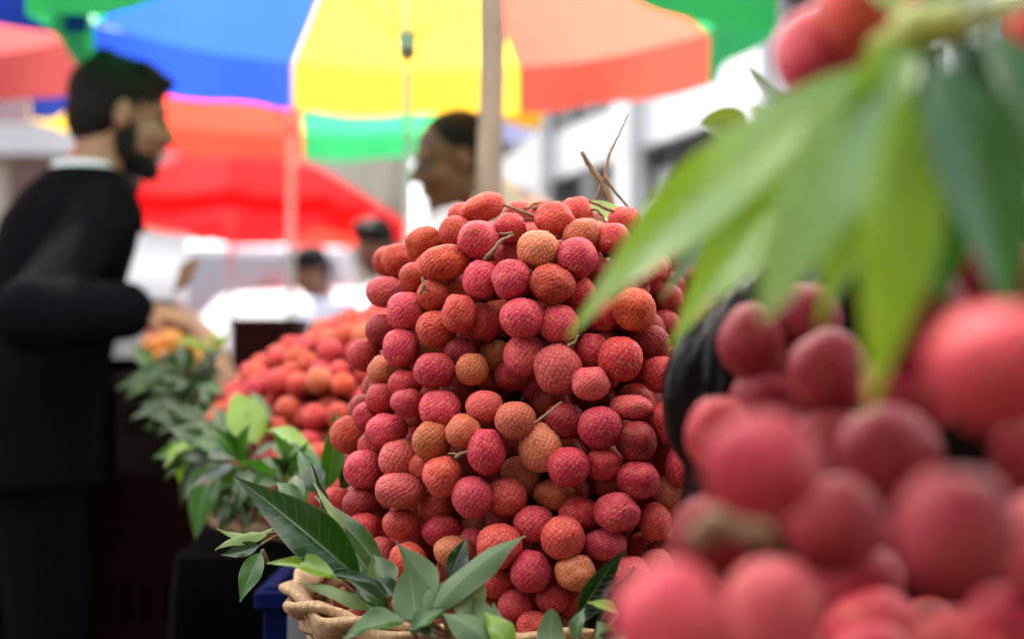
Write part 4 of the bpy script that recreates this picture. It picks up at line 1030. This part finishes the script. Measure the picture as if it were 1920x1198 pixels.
    fused(g, "trousers", M['suit'] if jacket else M['cloth'], body, max(.007, voxel), 4, trousers)
    for q in (1, -1): MB().ell(J(.06, q * .098, .045), (.145 * s, .05 * s, .045 * s), (Fv, Lv, Z)).build("shoe", M['tyre'], body)
    return body
# suited man: head centre at px (222,222), about three metres off
hx = at(215, 225, 3.05)
person("bearded dark-haired man in a dark navy suit bending over the stall", -1.13, 3.28, 1.93, 40, 16, Vector((.90, .38, -.17)), (.27, .135, .085), jacket=True, beard=True, near=True, voxel=.0055,
       arms={'R': (at(60, 590, 2.85), at(248, 582, 2.98), Vector((.8, .5, -.10)), Vector((.1, .5, -.8))), 'L': (at(190, 560, 3.45), at(255, 545, 3.2), Vector((.85, .1, .2)), Vector((0, -.5, .7)))})
mb = MB(); c = at(292, 500, 3.08)
for i in range(9):
    for j in range(7):
        u, w = i / 8 - .5, j / 6 - .5
        mb.v.append(c + Vector((w * .09 + u * .03, w * .06 + .01 * math.sin(u * 5), u * .14)))
mb.f = [(i * 7 + j, i * 7 + j + 1, i * 7 + j + 8, i * 7 + j + 7) for i in range(8) for j in range(6)]
tag(mb.build("paper_sheet", M['shirt']), "folded white paper held above the suit cuff", "paper")
# person in white behind him, reaching down over the fruit
person("person in a white shirt behind the suited man reaching a bare arm to the fruit", -1.22, 4.02, 1.72, -35, 6, Vector((.75, -.55, -.35)), (.30, .16, .10), (.66, .69, .80), (.05, .06, .1), voxel=.007, long_sleeves=False,
       arms={'R': (at(275, 545, 3.55), at(395, 645, 2.95), Vector((.45, -.6, -.45)), Vector((-.2, -.5, -.8))), 'L': (at(310, 520, 3.9), at(325, 505, 3.6), Vector((.2, -.9, .1)), Vector((0, 0, -1)))})
# seller
person("brown-skinned seller with cropped receding hair looking down past the wooden post", .13, 4.0, 1.935, 166, 14, Vector((-.88, -.36, -.22)), (.19, .070, .036), (.72, .54, .48), (.05, .05, .06), receding=True, near=True, voxel=.006)
person("man with black hair and pale shirt bent behind the tall pile's edge", -.475, 6.7, 1.81, 200, 12, Vector((-.5, -.8, -.3)), (.17, .08, .05), (.62, .68, .78), (.05, .05, .06), voxel=.009)
person("man in a pale blue-white shirt with bowed head beyond the low heap", -.875, 7.4, 1.73, 215, 14, Vector((-.6, -.6, -.45)), (.22, .10, .06), (.66, .72, .84), (.05, .05, .06), voxel=.009)
person("small distant passer-by in a pale pink shirt near the white van", -1.9, 11.2, 1.66, 250, 0, None, (.2, .1, .07), (.7, .55, .55), (.05, .05, .08), voxel=.012)

person("distant shopper in a dark red top under the red parasols", -2.55, 10.2, 1.68, 20, 0, None, (.2, .1, .07), (.30, .03, .04), (.05, .05, .08), voxel=.012)
person("distant shopper in a sky-blue shirt right of the thin parasol pole", -1.62, 12.4, 1.70, 190, 4, None, (.18, .09, .06), (.20, .30, .46), (.04, .04, .06), voxel=.012)

# ------------------------------------------------------------------ buildings
def facade(label, origin, rotz, L, floors, fh, depth, wallm, bay, colw, z0=0, opening=(.28, .80), colour_glass='glass', n_cols=True):
    root = thing("office_building", label, "building", Vector(origin)); root.rotation_euler.z = rotz
    def add(m, name, mat, par=root, smooth=False):
        me = m.mesh(name, smooth); return link(name, me, mat, par)
    w = MB(); H = floors * fh
    w.box((0, .45, 0), (L, depth, H))                       # body behind the openings
    for k in range(floors + 1):                             # deep spandrel bands between the rows of openings
        lo = max(0, (k - 1) * fh + fh * opening[1]) if k else 0; hi = k * fh + fh * opening[0] if k < floors else H + .6
        w.box((-.2, 0, lo), (L + .2, .448, hi))
    add(w, "wall", wallm)
    nb = int(L / bay)
    for b in range(nb + 1):
        m = MB(); m.box((b * bay - colw / 2, -.45 if colw > .9 else -.22, 0), (b * bay + colw / 2, -.003, H + .3)); add(m, "column", wallm)
    for k in range(floors):
        for b in range(nb):
            if b * bay < 0: continue
            x0, x1 = b * bay + colw / 2 + .03, (b + 1) * bay - colw / 2 - .03; za, zb = k * fh + fh * opening[0] + .004, k * fh + fh * opening[1] - .004
            g = MB(); g.box((x0, .36, za), (x1, .44, zb)); wo = add(g, "window", M[colour_glass])
            fm = MB(); nm = 4
            for i in range(nm + 1):
                xx = x0 + (x1 - x0 - .07) * i / nm; fm.box((xx, .30, za), (xx + .07, .356, zb))
            fm.box((x0, .305, za + (zb - za) * .62), (x1, .35, za + (zb - za) * .62 + .06)); add(fm, "frame", M['dark'], wo)
            if (b * 7 + k * 3) % 3 != 1:
                bm_ = MB(); i = (b + k) % nm; xx = x0 + (x1 - x0) * (i + .15) / nm; bm_.box((xx, .325, za + .1), (xx + (x1 - x0) / nm * .6, .352, za + (zb - za) * .6)); add(bm_, "blind", M['blind'], wo)
    rf = MB(); rf.box((-.4, -.3, H + .604), (L + .4, depth + .2, H + .85)); add(rf, "roof", wallm)
    return root
facade("long white office building with dark window bands beyond the seller", (-3.62, 66.8, .4), math.atan2(-.96, .282), 58.0, 5, 3.3, 9.0, M['white_wall'], 8.6, 1.1, opening=(.44, .985))
facade("cream shop building closing the street behind the red parasols", (-34, 48, 0), 0.0, 30.0, 3, 3.3, 8.0, M['cream_wall'], 3.7, .5, opening=(.35, .82), colour_glass='blind')
facade("unseen grey building added behind the camera to cut low sky light", (16, -9, 0), PI, 34.0, 3, 3.3, 6.0, M['blocker_wall'], 4.2, .5, opening=(.35, .8))  # out of view; added to block frontal sky light on the pile
sb = thing("corner_shop", "dusty pink shop front with a white ledge and brown sign board at the aisle's end", "shop", Vector((-7, 17, 0)))
MB().box((-12, 14, 3.35), (-4.32, 22, 4.35)).build("upper_wall", M['pink_wall'], sb, False)
MB().box((-12.1, 13.8, 3.05), (-4.25, 22.1, 3.346)).build("ledge", M['white_wall'], sb, False)
MB().box((-12, 14.02, 0), (-4.35, 21.9, 3.046)).build("lower_wall", M['cream_wall'], sb, False)
MB().box((-4.95, 13.94, 2.45), (-4.42, 14.01, 2.98)).build("sign_board", M['sign_brown'], sb, False)
MB().box((-4.95, 13.96, .1), (-4.45, 14.01, 2.3)).build("door", M['dark'], sb, False)
MB().box((-6.6, 13.96, .6), (-5.15, 14.01, 2.3)).build("window", M['glass'], sb, False)

# ------------------------------------------------------------------ vehicles
def vehicle(label, cat, name, x, y, yaw, L, Wd, H, col, van=False):
    root = thing(name, label, cat, Vector((x, y, 0)), None); root.rotation_euler.z = yaw
    def add(m, nm, mat, par=root, smooth=True, color=None): return link(nm, m.mesh(nm, smooth), mat, par, color)
    hl = L / 2
    if van: side = [(-hl, .35), (hl - .05, .35), (hl, .55), (hl - .03, .95), (hl - .55, 1.12), (hl - 1.15, H - .08), (hl - 1.5, H), (-hl + .15, H), (-hl, H - .2)]
    else: side = [(-hl, .32), (hl - .05, .32), (hl, .5), (hl - .06, .78), (hl - 1.05, .92), (hl - 1.75, H - .05), (hl - 2.2, H), (-hl + 1.0, H - .02), (-hl + .35, H * .66), (-hl + .02, H * .60)]
    m = MB(); nseg = len(side); ws = (-1, -.86, .86, 1)
    for q in ws:
        for (a, z) in side:
            t = 1 if abs(q) < 1 else .97; zz = .35 + (z - .35) * (t if abs(q) == 1 else 1.0); tap = 1 - .12 * max(0, (z - .9)) / max(.3, H - .9)
            m.v.append(Vector((a * t, q * Wd / 2 * tap, zz)))
    for r_ in range(3):
        for i in range(nseg):
            a = r_ * nseg + i; b = r_ * nseg + (i + 1) % nseg; m.f.append((a, b, b + nseg, a + nseg))
    m.f.append(tuple(range(nseg))); m.f.append(tuple(reversed(range(3 * nseg, 4 * nseg))))
    body = add(m, "body", M['paint'], smooth=False, color=col)
    g = MB()
    if van: g.v += [Vector((hl - .53, q * .74, 1.16)) for q in (-1, 1)] + [Vector((hl - 1.12, q * .66, H - .16)) for q in (1, -1)]
    else: g.v += [Vector((hl - 1.06, q * .70, .95)) for q in (-1, 1)] + [Vector((hl - 1.72, q * .60, H - .09)) for q in (1, -1)]
    nrm = (g.v[1] - g.v[0]).cross(g.v[2] - g.v[1]).normalized(); nrm = nrm if nrm.x > 0 else -nrm
    base = [p + nrm * .004 for p in g.v]; g.v = base + [p + nrm * .014 for p in base]
    g.f = [(0, 1, 2, 3), (7, 6, 5, 4)] + [(i, (i + 1) % 4, 4 + (i + 1) % 4, 4 + i) for i in range(4)]
    add(g, "windscreen", M['car_glass'], smooth=False)
    for q in (-1, 1):
        xs = [(-hl + (.4 if van else .95), hl - 1.35 if van else hl - 2.0)]
        for a0, a1 in xs:
            zt, zb = (H - .18, 1.18) if van else (H - .12, .95)
            g = MB(); y0 = q * (Wd / 2 * .955); y1 = q * (Wd / 2 * (.90))
            g.v = [Vector((a0, y0 + q * .012, zb)), Vector((a1 + .3, y0 + q * .012, zb)), Vector((a1, y1 + q * .02, zt)), Vector((a0 + .1, y1 + q * .02, zt))]
            g.v += [p + Vector((0, q * .012, 0)) for p in g.v]; g.f = [(0, 1, 2, 3), (7, 6, 5, 4)] + [(i, (i + 1) % 4, 4 + (i + 1) % 4, 4 + i) for i in range(4)]
            add(g, "side_window", M['car_glass'], smooth=False)
        g = MB().ell((hl - .03, q * Wd * .34, .72), (.06, .16, .09)); add(g, "headlight", M['lamp_lens'])
        for wx in (-hl + .8, hl - .85):
            t = MB().ring_tube([(wx, q * (Wd / 2 - .2), .32), (wx, q * (Wd / 2 - .18), .32), (wx, q * (Wd / 2 + .01), .32), (wx, q * (Wd / 2 + .02), .32)], [.29, .32, .32, .29], 28); w_ = add(t, "wheel", M['tyre'])
            t = MB().ring_tube([(wx, q * (Wd / 2 + .0), .32), (wx, q * (Wd / 2 + .028), .32)], [.2, .17], 20); add(t, "rim", M['rim'], w_)
    m = MB().box((hl - .02, -Wd * .42, .36), (hl + .08, Wd * .42, .54), .03); add(m, "bumper", M['tyre'], smooth=False)
    return root
vehicle("white delivery van parked beyond the red parasol", "van", "parked_van", -2.55, 14.0, R(-75), 4.6, 1.8, 2.15, (.40, .41, .43), True)
vehicle("white car behind the two bowed heads", "car", "parked_car", -1.35, 10.6, R(-120), 4.3, 1.75, 1.62, (.36, .38, .41))
vehicle("silver-white car seen between the van and the post", "car", "parked_car", -.6, 16.0, R(-60), 4.2, 1.72, 1.5, (.34, .36, .38))
vehicle("dull red car parked across the far end of the street", "car", "parked_car", -4.6, 20.0, R(10), 4.2, 1.72, 1.5, (.4, .02, .02))

# ------------------------------------------------------------------ ground
def sheet(name, x0, x1, y0, y1, z, mat):
    m = MB(); m.v = [Vector((x0, y0, z)), Vector((x1, y0, z)), Vector((x1, y1, z)), Vector((x0, y1, z))]; m.f = [(0, 1, 2, 3)]
    o = m.build(name, mat, None, False, org=(0, 0, 0)); o['kind'] = 'structure'; return o
sheet("ground", -400, 400, -60, 700, -.13, M['paving'])
pv = MB().box((-40, -20, -.126), (40, 9.0, -.002)).build("pavement", M['paving'], None, False, org=(0, 0, 0)); pv['kind'] = 'structure'
sheet("road", -60, 60, 9.02, 45, -.122, M['asphalt'])
